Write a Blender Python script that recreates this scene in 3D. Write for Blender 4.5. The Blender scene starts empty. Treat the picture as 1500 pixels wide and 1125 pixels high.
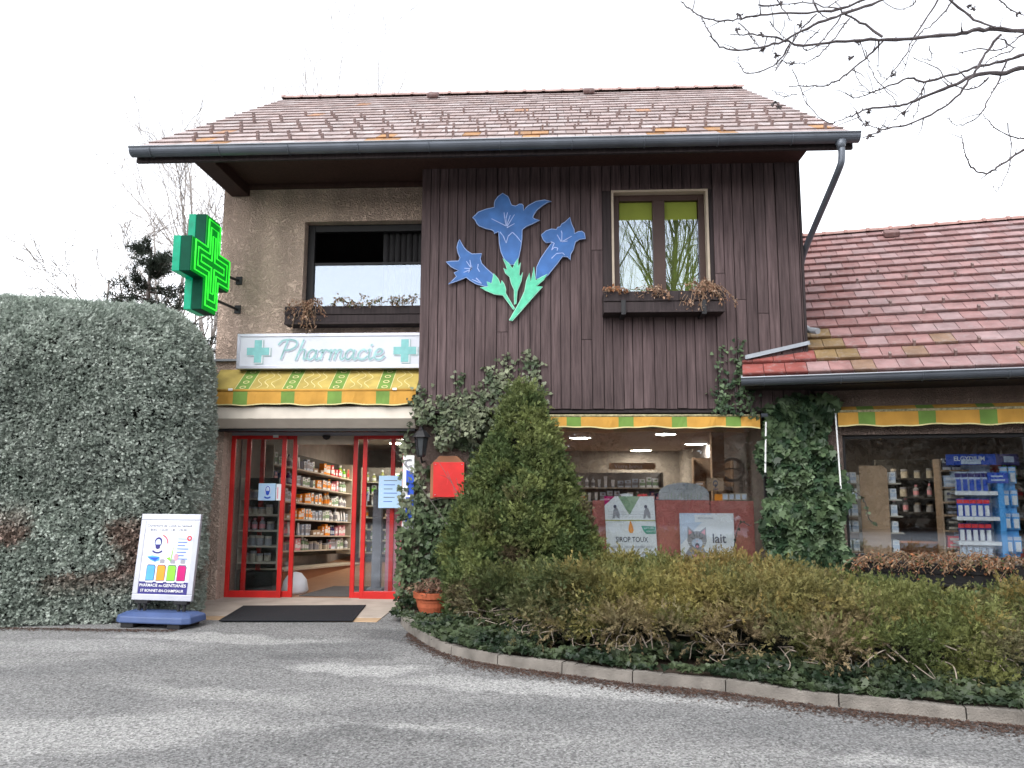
import bpy, math, random
import numpy as np
from mathutils import Vector, Matrix
R = math.radians
random.seed(4); rng = np.random.default_rng(11)
scene = bpy.context.scene
col = scene.collection

# ------------------------------------------------------------------ camera, sky, sun, exposure
FPX, PITCH, YAW, ROLL = 1127.0, R(7.6), R(3.1), R(0.2)      # photograph is 1500 x 1125
CAM = np.array([0, -10.5, 1.6])
FW = np.array([-math.sin(YAW)*math.cos(PITCH), math.cos(YAW)*math.cos(PITCH), math.sin(PITCH)])
_rt = np.array([math.cos(YAW), math.sin(YAW), 0.0]); _up = np.cross(_rt, FW)
RT = _rt*math.cos(ROLL) + _up*math.sin(ROLL); UP = _up*math.cos(ROLL) - _rt*math.sin(ROLL)
cd = bpy.data.cameras.new('camera'); cam = bpy.data.objects.new('camera', cd); col.objects.link(cam)
cd.sensor_width = 36; cd.sensor_fit = 'HORIZONTAL'; cd.lens = 36*FPX/1500; cd.clip_start = .05; cd.clip_end = 600
cam.matrix_world = Matrix(((RT[0], UP[0], -FW[0], CAM[0]), (RT[1], UP[1], -FW[1], CAM[1]), (RT[2], UP[2], -FW[2], CAM[2]), (0, 0, 0, 1)))
scene.camera = cam

SUN_EL, SUN_AZ = R(48), R(200)
w = bpy.data.worlds.new('World'); scene.world = w; w.use_nodes = True
nt = w.node_tree; bg = nt.nodes['Background']
sky = nt.nodes.new('ShaderNodeTexSky'); sky.sky_type = 'NISHITA'; sky.sun_disc = False
sky.sun_elevation = SUN_EL; sky.sun_rotation = SUN_AZ; sky.dust_density = 1.0; sky.air_density = 1.0; sky.ozone_density = 1.0
hs = nt.nodes.new('ShaderNodeHueSaturation'); hs.inputs['Saturation'].default_value = .16      # overcast: the cloud layer greys the sky
nt.links.new(sky.outputs[0], hs.inputs['Color']); nt.links.new(hs.outputs[0], bg.inputs['Color'])
bg.inputs['Strength'].default_value = .15
sl = bpy.data.lights.new('sun', 'SUN'); so = bpy.data.objects.new('sun', sl); col.objects.link(so)
sl.energy = .6; sl.angle = R(35); sl.color = (1, .97, .93)
sd = Vector((math.sin(SUN_AZ)*math.cos(SUN_EL), math.cos(SUN_AZ)*math.cos(SUN_EL), math.sin(SUN_EL)))
so.rotation_euler = sd.to_track_quat('Z', 'Y').to_euler()
scene.view_settings.view_transform = 'Standard'; scene.view_settings.look = 'None'
scene.view_settings.exposure = 1.76; scene.view_settings.gamma = 1
scene.cycles.max_bounces = 8; scene.cycles.transparent_max_bounces = 16
scene.cycles.sample_clamp_indirect = 6

# a pixel of the photograph -> the point where its ray meets a real plane
def ray(px, py):
    d = FW*FPX + RT*(px-750) - UP*(py-562.5); return d/np.linalg.norm(d)
def onplane(px, py, p0, n):
    d = ray(px, py); n = np.array(n, float); return CAM + d*(np.dot(np.array(p0, float)-CAM, n)/np.dot(d, n))
def F(px, py, y): return onplane(px, py, (0, y, 0), (0, 1, 0))
def G(px, py, z=0.0): return onplane(px, py, (0, 0, z), (0, 0, 1))
AA = R(13.5); AD = np.array([math.cos(AA), -math.sin(AA), 0]); AN = np.array([math.sin(AA), math.cos(AA), 0]); AO = np.array([2.7, 0, 0])
def A(s, t, z): return AO + AD*s + AN*t + np.array([0, 0, z])          # annex frame: along the front, into the building, up
def AF(px, py, t):
    v = onplane(px, py, AO + AN*t, AN) - AO; return v@AD, v[2]

# ------------------------------------------------------------------ materials
def mat(name, rgb, rough=.7, spec=.3, metal=0, var=.12, vscale=6, bump=0, bscale=60, bdet=4, emit=None, estr=0, island=0, attr=False, coords='Object', stretch=None, dark=None):
    m = bpy.data.materials.new(name); m.use_nodes = True; n = m.node_tree.nodes; l = m.node_tree.links
    b = n['Principled BSDF']; b.inputs['Roughness'].default_value = rough; b.inputs['Specular IOR Level'].default_value = spec; b.inputs['Metallic'].default_value = metal
    tc = n.new('ShaderNodeTexCoord'); mp = n.new('ShaderNodeMapping'); l.new(tc.outputs[coords], mp.inputs[0])
    if stretch: mp.inputs['Scale'].default_value = stretch
    nz = n.new('ShaderNodeTexNoise'); nz.inputs['Scale'].default_value = vscale; nz.inputs['Detail'].default_value = 5; l.new(mp.outputs[0], nz.inputs['Vector'])
    mr = n.new('ShaderNodeMapRange'); mr.inputs[1].default_value = .3; mr.inputs[2].default_value = .7; mr.inputs[3].default_value = 1-var; mr.inputs[4].default_value = 1+var
    l.new(nz.outputs['Fac'], mr.inputs[0])
    mx = n.new('ShaderNodeMix'); mx.data_type = 'RGBA'; mx.blend_type = 'MULTIPLY'; mx.inputs[0].default_value = 1
    if attr:
        at = n.new('ShaderNodeAttribute'); at.attribute_name = 'tint'; l.new(at.outputs['Color'], mx.inputs[6])
    else: mx.inputs[6].default_value = (*rgb, 1)
    l.new(mr.outputs[0], mx.inputs[7]); out = mx.outputs[2]
    if island:
        ge = n.new('ShaderNodeNewGeometry'); m2 = n.new('ShaderNodeMapRange'); m2.inputs[3].default_value = 1-island; m2.inputs[4].default_value = 1+island
        l.new(ge.outputs['Random Per Island'], m2.inputs[0])
        m3 = n.new('ShaderNodeMix'); m3.data_type = 'RGBA'; m3.blend_type = 'MULTIPLY'; m3.inputs[0].default_value = 1; l.new(out, m3.inputs[6]); l.new(m2.outputs[0], m3.inputs[7]); out = m3.outputs[2]
    l.new(out, b.inputs['Base Color'])
    if bump:
        nb = n.new('ShaderNodeTexNoise'); nb.inputs['Scale'].default_value = bscale; nb.inputs['Detail'].default_value = bdet; l.new(mp.outputs[0], nb.inputs['Vector'])
        bp = n.new('ShaderNodeBump'); bp.inputs['Strength'].default_value = min(1, bump); bp.inputs['Distance'].default_value = .02*max(1, bump); l.new(nb.outputs['Fac'], bp.inputs['Height']); l.new(bp.outputs[0], b.inputs['Normal'])
    if emit: b.inputs['Emission Color'].default_value = (*emit, 1); b.inputs['Emission Strength'].default_value = estr
    return m
def leafmat(name, rough=.6, trans=.25):
    m = bpy.data.materials.new(name); m.use_nodes = True; n = m.node_tree.nodes; l = m.node_tree.links
    b = n['Principled BSDF']; b.inputs['Roughness'].default_value = rough; b.inputs['Specular IOR Level'].default_value = .25
    at = n.new('ShaderNodeAttribute'); at.attribute_name = 'tint'; l.new(at.outputs['Color'], b.inputs['Base Color'])
    if trans:
        t = n.new('ShaderNodeBsdfTranslucent'); l.new(at.outputs['Color'], t.inputs['Color'])
        x = n.new('ShaderNodeMixShader'); x.inputs[0].default_value = trans; l.new(b.outputs[0], x.inputs[1]); l.new(t.outputs[0], x.inputs[2]); l.new(x.outputs[0], n['Material Output'].inputs[0])
    return m
def glassmat(name, base=.12, tint=(.93, .95, .95)):
    m = bpy.data.materials.new(name); m.use_nodes = True; n = m.node_tree.nodes; l = m.node_tree.links; n.remove(n['Principled BSDF'])
    t = n.new('ShaderNodeBsdfTransparent'); t.inputs[0].default_value = (*tint, 1)
    g = n.new('ShaderNodeBsdfGlossy'); g.inputs['Roughness'].default_value = 0; g.inputs['Color'].default_value = (.80, .88, 1, 1)
    lw = n.new('ShaderNodeLayerWeight'); lw.inputs[0].default_value = .25
    mr = n.new('ShaderNodeMapRange'); mr.inputs[3].default_value = base; mr.inputs[4].default_value = .9; l.new(lw.outputs['Facing'], mr.inputs[0])
    pw = n.new('ShaderNodeMath'); pw.operation = 'POWER'; pw.inputs[1].default_value = 3; l.new(lw.outputs['Facing'], pw.inputs[0]); l.new(pw.outputs[0], mr.inputs[0])
    x = n.new('ShaderNodeMixShader'); l.new(mr.outputs[0], x.inputs[0]); l.new(t.outputs[0], x.inputs[1]); l.new(g.outputs[0], x.inputs[2]); l.new(x.outputs[0], n['Material Output'].inputs[0])
    return m
def asphalt():
    m = bpy.data.materials.new('asphalt'); m.use_nodes = True; n = m.node_tree.nodes; l = m.node_tree.links; b = n['Principled BSDF']
    tc = n.new('ShaderNodeTexCoord')
    mp = n.new('ShaderNodeMapping'); mp.inputs['Scale'].default_value = (.33, .9, 1); mp.inputs['Rotation'].default_value = (0, 0, R(8)); l.new(tc.outputs['Object'], mp.inputs[0])
    big = n.new('ShaderNodeTexNoise'); big.inputs['Scale'].default_value = .85; big.inputs['Detail'].default_value = 6; big.inputs['Roughness'].default_value = .62; big.inputs['Distortion'].default_value = .7; l.new(mp.outputs[0], big.inputs['Vector'])
    cr = n.new('ShaderNodeValToRGB'); e = cr.color_ramp.elements; e[0].position = .36; e[0].color = (.20, .20, .20, 1); e[1].position = .68; e[1].color = (.32, .317, .31, 1)
    x = e.new(.51); x.color = (.245, .243, .24, 1); l.new(big.outputs['Fac'], cr.inputs[0])
    dn = n.new('ShaderNodeTexNoise'); dn.inputs['Scale'].default_value = 1.6; dn.inputs['Detail'].default_value = 6; l.new(tc.outputs['Object'], dn.inputs['Vector'])
    dm = n.new('ShaderNodeVectorMath'); dm.operation = 'MULTIPLY_ADD'; dm.inputs[1].default_value = (1.1, .8, 0); l.new(dn.outputs['Color'], dm.inputs[0]); l.new(tc.outputs['Object'], dm.inputs[2])
    cur = cr.outputs[0]
    for px, py, rx, ry, ang, colr, amt in ((330, 935, 1.15, .20, -4, (.42, .415, .405), .75), (120, 945, 1.3, .25, 3, (.38, .375, .37), .6), (520, 980, .55, .16, -8, (.43, .425, .415), .85), (820, 1012, 1.35, .17, -14, (.43, .425, .415), .8), (690, 1068, .55, .14, -6, (.41, .405, .395), .75), (120, 1075, 1.3, .45, 12, (.40, .395, .385), .75), (330, 1020, .9, .14, -12, (.38, .375, .365), .6), (1320, 1112, .6, .12, -10, (.41, .405, .395), .7), (620, 935, .8, .35, -20, (.11, .11, .112), .6), (480, 960, .7, .16, 0, (.13, .13, .132), .5), (560, 1080, 1.1, .2, 5, (.15, .15, .15), .5)):
        c = G(px, py); m1 = n.new('ShaderNodeMapping'); m1.vector_type = 'TEXTURE'; m1.inputs['Location'].default_value = (c[0]+.55, c[1]+.4, 0); m1.inputs['Rotation'].default_value = (0, 0, R(ang)); m1.inputs['Scale'].default_value = (rx, ry, 1); l.new(dm.outputs[0], m1.inputs[0])
        ln_ = n.new('ShaderNodeVectorMath'); ln_.operation = 'LENGTH'; l.new(m1.outputs[0], ln_.inputs[0]); mm = n.new('ShaderNodeMapRange'); mm.inputs[1].default_value = 1.25; mm.inputs[2].default_value = .75; mm.inputs[3].default_value = 0; mm.inputs[4].default_value = amt; l.new(ln_.outputs['Value'], mm.inputs[0])
        mq = n.new('ShaderNodeMix'); mq.data_type = 'RGBA'; l.new(mm.outputs[0], mq.inputs[0]); l.new(cur, mq.inputs[6]); mq.inputs[7].default_value = (*colr, 1); cur = mq.outputs[2]
    vo = n.new('ShaderNodeTexVoronoi'); vo.inputs['Scale'].default_value = 75; l.new(tc.outputs['Object'], vo.inputs['Vector'])
    v2 = n.new('ShaderNodeTexNoise'); v2.inputs['Scale'].default_value = 38; v2.inputs['Detail'].default_value = 6; v2.inputs['Roughness'].default_value = .8; l.new(tc.outputs['Object'], v2.inputs['Vector'])
    rr = n.new('ShaderNodeMapRange'); rr.inputs[3].default_value = .25; rr.inputs[4].default_value = 1.85; l.new(vo.outputs['Color'], rr.inputs[0])
    r2 = n.new('ShaderNodeMapRange'); r2.inputs[1].default_value = .35; r2.inputs[2].default_value = .65; r2.inputs[3].default_value = .55; r2.inputs[4].default_value = 1.4; l.new(v2.outputs['Fac'], r2.inputs[0])
    a = n.new('ShaderNodeMix'); a.data_type = 'RGBA'; a.blend_type = 'MULTIPLY'; a.inputs[0].default_value = .8; l.new(cur, a.inputs[6]); l.new(rr.outputs[0], a.inputs[7])
    a2 = n.new('ShaderNodeMix'); a2.data_type = 'RGBA'; a2.blend_type = 'MULTIPLY'; a2.inputs[0].default_value = .9; l.new(a.outputs[2], a2.inputs[6]); l.new(r2.outputs[0], a2.inputs[7])
    l.new(a2.outputs[2], b.inputs['Base Color']); b.inputs['Roughness'].default_value = .85; b.inputs['Specular IOR Level'].default_value = .2
    bp = n.new('ShaderNodeBump'); bp.inputs['Strength'].default_value = .9; bp.inputs['Distance'].default_value = .012; l.new(vo.outputs['Distance'], bp.inputs['Height'])
    b2 = n.new('ShaderNodeBump'); b2.inputs['Strength'].default_value = .7; b2.inputs['Distance'].default_value = .03; l.new(v2.outputs['Fac'], b2.inputs['Height']); l.new(bp.outputs[0], b2.inputs['Normal']); l.new(b2.outputs[0], b.inputs['Normal'])
    return m
def stuccomat(name, rgb, sc=22):
    m = mat(name, rgb, .9, .1, var=.10, vscale=1.3); n = m.node_tree.nodes; l = m.node_tree.links; b = n['Principled BSDF']
    tc = n.new('ShaderNodeTexCoord'); vo = n.new('ShaderNodeTexNoise'); vo.inputs['Scale'].default_value = sc; vo.inputs['Detail'].default_value = 4; vo.inputs['Distortion'].default_value = 1.6; l.new(tc.outputs['Object'], vo.inputs['Vector'])
    ri = n.new('ShaderNodeMath'); ri.operation = 'SUBTRACT'; ri.inputs[1].default_value = .5; l.new(vo.outputs['Fac'], ri.inputs[0])
    ab = n.new('ShaderNodeMath'); ab.operation = 'ABSOLUTE'; l.new(ri.outputs[0], ab.inputs[0])
    mr = n.new('ShaderNodeMapRange'); mr.inputs[2].default_value = .14; l.new(ab.outputs[0], mr.inputs[0])
    bp = n.new('ShaderNodeBump'); bp.inputs['Strength'].default_value = .75; bp.inputs['Distance'].default_value = .04; l.new(mr.outputs[0], bp.inputs['Height']); l.new(bp.outputs[0], b.inputs['Normal'])
    st = n.new('ShaderNodeMapping'); st.inputs['Scale'].default_value = (2.6, 2.6, .35); l.new(tc.outputs['Object'], st.inputs[0]); sn = n.new('ShaderNodeTexNoise'); sn.inputs['Scale'].default_value = 1.5; sn.inputs['Detail'].default_value = 6; l.new(st.outputs[0], sn.inputs['Vector'])
    sr = n.new('ShaderNodeMapRange'); sr.inputs[1].default_value = .35; sr.inputs[2].default_value = .6; sr.inputs[3].default_value = .84; sr.inputs[4].default_value = 1.04; l.new(sn.outputs['Fac'], sr.inputs[0]); xs = n.new('ShaderNodeMix'); xs.data_type = 'RGBA'; xs.blend_type = 'MULTIPLY'; xs.inputs[0].default_value = 1
    l.new(b.inputs['Base Color'].links[0].from_socket, xs.inputs[6]); l.new(sr.outputs[0], xs.inputs[7]); l.new(xs.outputs[2], b.inputs['Base Color'])
    src = b.inputs['Base Color'].links[0].from_socket; x = n.new('ShaderNodeMix'); x.data_type = 'RGBA'; x.blend_type = 'MULTIPLY'; x.inputs[0].default_value = 1
    m2 = n.new('ShaderNodeMapRange'); m2.inputs[2].default_value = .07; m2.inputs[3].default_value = .84; m2.inputs[4].default_value = 1.05; l.new(ab.outputs[0], m2.inputs[0]); l.new(src, x.inputs[6]); l.new(m2.outputs[0], x.inputs[7]); l.new(x.outputs[2], b.inputs['Base Color'])
    return m
def boardmat(name, a, b_, rough=.75):
    m = bpy.data.materials.new(name); m.use_nodes = True; n = m.node_tree.nodes; l = m.node_tree.links; b = n['Principled BSDF']; b.inputs['Roughness'].default_value = rough; b.inputs['Specular IOR Level'].default_value = .25
    tc = n.new('ShaderNodeTexCoord'); mp = n.new('ShaderNodeMapping'); mp.inputs['Scale'].default_value = (14, 14, .7); l.new(tc.outputs['Object'], mp.inputs[0])
    ge = n.new('ShaderNodeNewGeometry'); ad = n.new('ShaderNodeVectorMath'); l.new(mp.outputs[0], ad.inputs[0])
    sc = n.new('ShaderNodeVectorMath'); sc.operation = 'SCALE'; sc.inputs[3].default_value = 40
    cb = n.new('ShaderNodeCombineXYZ'); l.new(ge.outputs['Random Per Island'], cb.inputs[2]); l.new(cb.outputs[0], sc.inputs[0]); l.new(sc.outputs[0], ad.inputs[1])
    nz = n.new('ShaderNodeTexNoise'); nz.inputs['Scale'].default_value = 2.2; nz.inputs['Detail'].default_value = 7; nz.inputs['Roughness'].default_value = .65; l.new(ad.outputs[0], nz.inputs['Vector'])
    cr = n.new('ShaderNodeValToRGB'); e = cr.color_ramp.elements; e[0].position = .3; e[0].color = (*a, 1); e[1].position = .72; e[1].color = (*b_, 1); l.new(nz.outputs['Fac'], cr.inputs[0])
    nw = n.new('ShaderNodeTexNoise'); nw.inputs['Scale'].default_value = .55; nw.inputs['Detail'].default_value = 4; l.new(tc.outputs['Object'], nw.inputs['Vector'])
    mw = n.new('ShaderNodeMapRange'); mw.inputs[1].default_value = .3; mw.inputs[2].default_value = .7; mw.inputs[3].default_value = .75; mw.inputs[4].default_value = 1.25; l.new(nw.outputs['Fac'], mw.inputs[0])
    m2 = n.new('ShaderNodeMapRange'); m2.inputs[3].default_value = .82; m2.inputs[4].default_value = 1.18; l.new(ge.outputs['Random Per Island'], m2.inputs[0])
    x = n.new('ShaderNodeMix'); x.data_type = 'RGBA'; x.blend_type = 'MULTIPLY'; x.inputs[0].default_value = 1; l.new(cr.outputs[0], x.inputs[6]); l.new(m2.outputs[0], x.inputs[7])
    y = n.new('ShaderNodeMix'); y.data_type = 'RGBA'; y.blend_type = 'MULTIPLY'; y.inputs[0].default_value = 1; l.new(x.outputs[2], y.inputs[6]); l.new(mw.outputs[0], y.inputs[7]); l.new(y.outputs[2], b.inputs['Base Color'])
    bp = n.new('ShaderNodeBump'); bp.inputs['Strength'].default_value = .4; bp.inputs['Distance'].default_value = .006; l.new(nz.outputs['Fac'], bp.inputs['Height']); l.new(bp.outputs[0], b.inputs['Normal'])
    return m
def tilemat(name):
    m = mat(name, (1, 1, 1), .62, .35, var=.22, vscale=5, bump=.35, bscale=45, attr=True); n = m.node_tree.nodes; l = m.node_tree.links; b = n['Principled BSDF']
    tc = n.new('ShaderNodeTexCoord'); nz = n.new('ShaderNodeTexNoise'); nz.inputs['Scale'].default_value = 9; nz.inputs['Detail'].default_value = 8; nz.inputs['Roughness'].default_value = .75; l.new(tc.outputs['Object'], nz.inputs['Vector'])
    cr = n.new('ShaderNodeMapRange'); cr.inputs[1].default_value = .52; cr.inputs[2].default_value = .68; cr.inputs[4].default_value = .55; l.new(nz.outputs['Fac'], cr.inputs[0])
    src = b.inputs['Base Color'].links[0].from_socket; x = n.new('ShaderNodeMix'); x.data_type = 'RGBA'; l.new(cr.outputs[0], x.inputs[0]); l.new(src, x.inputs[6]); x.inputs[7].default_value = (.30, .26, .255, 1); l.new(x.outputs[2], b.inputs['Base Color'])
    return m
M = dict(
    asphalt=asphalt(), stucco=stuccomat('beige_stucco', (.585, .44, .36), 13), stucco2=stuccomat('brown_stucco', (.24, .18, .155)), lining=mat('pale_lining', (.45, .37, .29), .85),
    wood=boardmat('dark_boards', (.036, .023, .024), (.122, .085, .085)), darkwood=boardmat('black_boards', (.016, .012, .013), (.045, .033, .034)), soffit=boardmat('soffit_boards', (.034, .016, .013), (.058, .028, .023)),
    frame=mat('brown_frame', (.05, .024, .018), .5, .4, vscale=3), frame_dark=mat('black_frame', (.012, .011, .012), .5),
    tile=tilemat('roof_tiles'), zinc=mat('grey_zinc', (.10, .112, .135), .42, .5, metal=.35, var=.15, vscale=3), zinc_light=mat('light_zinc', (.30, .32, .35), .4, .5, metal=.4),
    glass=glassmat('window_glass', .14), shopglass=glassmat('shop_glass', .20), doorglass=glassmat('door_glass', .07),
    red=mat('red_frame', (.58, .020, .018), .42, .45, var=.16, vscale=4), cream=mat('cream_shutter', (.62, .56, .48), .5, var=.06), white=mat('white_plastic', (.78, .78, .78), .4, var=.04), alu=mat('aluminium', (.47, .48, .54), .35, .5, metal=.5, var=.05),
    signface=mat('sign_face', (.58, .60, .66), .35, var=.07, vscale=2.5), mint=mat('mint_paint', (.20, .46, .46), .5, var=.12, vscale=12), mintpale=mat('faded_mint', (.27, .46, .46), .5, var=.3, vscale=9), mintrim=mat('faded_rim', (.36, .46, .48), .5), neon=mat('neon_tube', (.05, .5, .05), .6, .1, emit=(.04, 1, .05), estr=.30),
    crossface=mat('cross_face', (.0, .10, .02), .5, .15, emit=(0, .5, .03), estr=.11), crossside=mat('cross_side', (.0, .20, .12), .35, .2, emit=(0, .8, .35), estr=.05, var=.25, vscale=8), crossdark=mat('cross_dark_metal', (.0, .055, .030), .6, .12),
    blue=mat('gentian_blue', (.04, .13, .36), .55, var=.24, vscale=5), bluerim=mat('pale_blue_edge', (.26, .36, .62), .5), green=mat('calyx_green', (.09, .48, .30), .5, var=.16, vscale=14), greenrim=mat('pale_green_edge', (.32, .62, .48), .5), stamen=mat('stamen_white', (.33, .42, .70), .6),
    terra=mat('terracotta', (.42, .11, .05), .8, var=.15, bump=.2), soil=mat('soil', (.05, .035, .025), .95, bump=.8), kerb=mat('kerb_concrete', (.19, .172, .152), .9, var=.35, vscale=5, bump=.5, bscale=80), slab=mat('paving_stone', (.40, .34, .29), .85, var=.16, vscale=3, bump=.25), slab2=mat('tan_paving', (.42, .29, .18), .85, var=.15),
    rubber=mat('rubber_mat', (.014, .015, .019), .9, var=.2, vscale=60, bump=.4, bscale=220), bark=mat('grey_bark', (.13, .11, .105), .9, var=.3, vscale=20, bump=.6), twig=mat('grey_twig', (.075, .063, .065), .85, var=.2), far_twig=mat('far_twig', (.28, .255, .24), .85), limb_grey=mat('limb_grey', (.30, .25, .205), .9, var=.3, vscale=12), pale_twig=mat('pale_twig', (.16, .14, .13), .85), willow=mat('willow_bark', (.16, .18, .06), .8, var=.35, vscale=1.5),
    leaf=leafmat('foliage'), ivy=leafmat('ivy_leaf', .42, .12), dry=leafmat('dry_leaf', .8, .3), core=mat('foliage_shade', (.012, .014, .010), .95),  # core: near-black fill that paints the shade inside foliage
    wall_in=mat('inner_wall', (.27, .24, .225), .8), ceil=mat('inner_ceiling', (.44, .38, .35), .8), floor_in=mat('inner_floor', (.32, .17, .10), .4), shelf=mat('shelf_board', (.50, .45, .38), .5), shelf_wood=mat('beech_board', (.42, .28, .18), .5, var=.1), shelf_dark=mat('dark_shelf', (.05, .045, .042), .6), plinth=mat('plinth_wood', (.28, .12, .06), .5, var=.15, vscale=3),
    redpanel=mat('red_panel', (.42, .135, .12), .55, var=.12, vscale=4), paper=mat('white_paper', (.74, .76, .80), .6, var=.02), paperblue=mat('blue_paper', (.42, .60, .80), .6, var=.03), lamp=mat('lamp_glow', (1, 1, 1), .4, emit=(1, .94, .87), estr=20), lamp_warm=mat('warm_lamp_glow', (1, .9, .6), .4, emit=(1, .88, .68), estr=38),
    plasticblue=mat('blue_base', (.06, .095, .215), .45, .4, var=.12), black=mat('black_plastic', (.02, .02, .022), .5), navy=mat('navy_print', (.035, .03, .17), .5), ink=mat('ink_print', (.09, .09, .15), .6), bluep=mat('blue_print', (.03, .09, .50), .5), skyp=mat('sky_print', (.10, .38, .80), .5), orange=mat('orange_print', (.85, .30, .03), .5), lime=mat('lime_print', (.22, .62, .05), .5), magenta=mat('magenta_print', (.45, .01, .14), .5), redp=mat('red_print', (.70, .05, .06), .5), greyp=mat('grey_print', (.30, .30, .34), .6), palegrey=mat('pale_grey_print', (.42, .44, .47), .6), teal=mat('teal_print', (.04, .32, .24), .6), sage=mat('sage_print', (.26, .38, .25), .6), pinkp=mat('pink_print', (.72, .30, .36), .6), palep=mat('pale_print', (.52, .60, .74), .6), olive=mat('olive_print', (.42, .44, .16), .6),
    lantern_glass=mat('lantern_glass', (.05, .055, .06), .15, .5), darkmat=mat('grey_mat', (.09, .085, .085), .95, bump=.3, bscale=150), blind_dim=mat('dim_lime_blind', (.16, .20, .03), .8, var=.3, vscale=3), blind=mat('lime_blind', (.22, .26, .04), .8, var=.06), curtain=mat('dark_curtain', (.03, .028, .03), .9),
    aw_y=mat('yellow_canvas', (.41, .31, .085), .8, var=.2, vscale=5, bump=.15, bscale=8), aw_o=mat('orange_canvas', (.50, .265, .05), .8, var=.14, vscale=5), aw_g=mat('green_canvas', (.14, .24, .05), .8, var=.15, vscale=5), aw_line=mat('cream_line', (.68, .60, .30), .8), aw_dirt=mat('mossy_canvas', (.30, .27, .16), .95, var=.5, vscale=30),
)

# ------------------------------------------------------------------ mesh helpers
class MB:
    def __init__(s, xf=None): s.v = []; s.f = []; s.m = []; s.c = []; s.xf = xf; s.tint = None
    def add(s, vs, fs, mi=0):
        b = len(s.v)
        for p in vs:
            s.v.append(tuple(s.xf(*p)) if s.xf else tuple(p))
            if s.tint is not None: s.c.append(s.tint)
        for f in fs: s.f.append(tuple(i+b for i in f)); s.m.append(mi)
    def box(s, x0, x1, y0, y1, z0, z1, mi=0):
        s.add([(x0,y0,z0),(x1,y0,z0),(x1,y1,z0),(x0,y1,z0),(x0,y0,z1),(x1,y0,z1),(x1,y1,z1),(x0,y1,z1)], [(3,2,1,0),(4,5,6,7),(0,1,5,4),(1,2,6,5),(2,3,7,6),(3,0,4,7)], mi)
    def obox(s, o, u, v, n, mi=0):
        o, u, v, n = (np.array(k, float) for k in (o, u, v, n))
        s.add([o, o+u, o+u+v, o+v, o+n, o+u+n, o+u+v+n, o+v+n], [(3,2,1,0),(4,5,6,7),(0,1,5,4),(1,2,6,5),(2,3,7,6),(3,0,4,7)], mi)
    def prism(s, pts, d, mi=0):               # pts: 3D outline, d: extrusion vector
        pts = [np.array(p, float) for p in pts]; d = np.array(d, float); k = len(pts)
        s.add(pts + [p+d for p in pts], [tuple(range(k))[::-1], tuple(range(k, 2*k))] + [(i, (i+1) % k, k+(i+1) % k, k+i) for i in range(k)], mi)
    def poly(s, pts, mi=0): s.add(pts, [tuple(range(len(pts)))], mi)
    def tube(s, pts, r, n=6, mi=0, cap=True):
        pts = [np.array(p, float) for p in pts]; k = len(pts); r = [r]*k if np.isscalar(r) else list(r); vs = []
        ref = None
        for i in range(k):
            d = pts[min(i+1, k-1)] - pts[max(i-1, 0)]; d = d/(np.linalg.norm(d)+1e-9)
            if ref is None: ref = np.array([0, 0, 1.]) if abs(d[2]) < .9 else np.array([1., 0, 0])
            a = np.cross(d, ref); a /= np.linalg.norm(a)+1e-9; b = np.cross(d, a); ref = np.cross(a, d)
            for j in range(n):
                t = 2*math.pi*j/n; vs.append(pts[i] + (a*math.cos(t)+b*math.sin(t))*r[i])
        fs = [(i*n+j, i*n+(j+1) % n, (i+1)*n+(j+1) % n, (i+1)*n+j) for i in range(k-1) for j in range(n)]
        if cap: fs += [tuple(range(n))[::-1], tuple((k-1)*n+j for j in range(n))]
        s.add(vs, fs, mi)
    def lathe(s, o, prof, n=20, mi=0, axis=None):
        o = np.array(o, float); vs = []
        for rr, z in prof:
            for j in range(n): t = 2*math.pi*j/n; vs.append(o + np.array([rr*math.cos(t), rr*math.sin(t), z]))
        k = len(prof); fs = [(i*n+j, i*n+(j+1) % n, (i+1)*n+(j+1) % n, (i+1)*n+j) for i in range(k-1) for j in range(n)]
        fs += [tuple(range(n))[::-1], tuple((k-1)*n+j for j in range(n))]; s.add(vs, fs, mi)
    def build(s, name, mats, parent=None, bevel=0, smooth=False, local=False, **tg):
        me = bpy.data.meshes.new(name); me.from_pydata(s.v, [], s.f); mats = mats if isinstance(mats, (list, tuple)) else [mats]
        for m_ in mats: me.materials.append(M[m_] if isinstance(m_, str) else m_)
        if len(mats) > 1: me.polygons.foreach_set('material_index', s.m)
        if s.c:
            at = me.color_attributes.new('tint', 'FLOAT_COLOR', 'POINT'); at.data.foreach_set('color', np.array([(*c, 1) for c in s.c], dtype=np.float32).ravel())
        if smooth: me.polygons.foreach_set('use_smooth', [True]*len(me.polygons))
        me.update(); return link(name, me, parent, bevel, local, **tg)
def link(name, me, parent=None, bevel=0, local=False, **tg):
    o = bpy.data.objects.new(name, me); col.objects.link(o)
    if parent is not None:
        o.parent = parent
        if not local and parent.type == 'EMPTY': o.location = -parent.location
    if bevel:
        b = o.modifiers.new('bevel', 'BEVEL'); b.width = bevel; b.segments = 2; b.limit_method = 'ANGLE'; b.angle_limit = R(40)
    tag(o, **tg); return o
def tag(o, label=None, cat=None, group=None, kind=None):
    if label: o['label'] = label
    if cat: o['category'] = cat
    if group: o['group'] = group
    if kind: o['kind'] = kind
    return o
def thing(name, label, cat, loc, group=None):
    e = bpy.data.objects.new(name, None); col.objects.link(e); e.location = loc; e.empty_display_size = .1
    return tag(e, label, cat, group)
def copy_tree(o, parent=None):
    c = o.copy(); col.objects.link(c)
    if parent is not None: c.parent = parent
    for ch in [x for x in scene.objects if x.parent == o]: copy_tree(ch, c)
    return c
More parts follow.
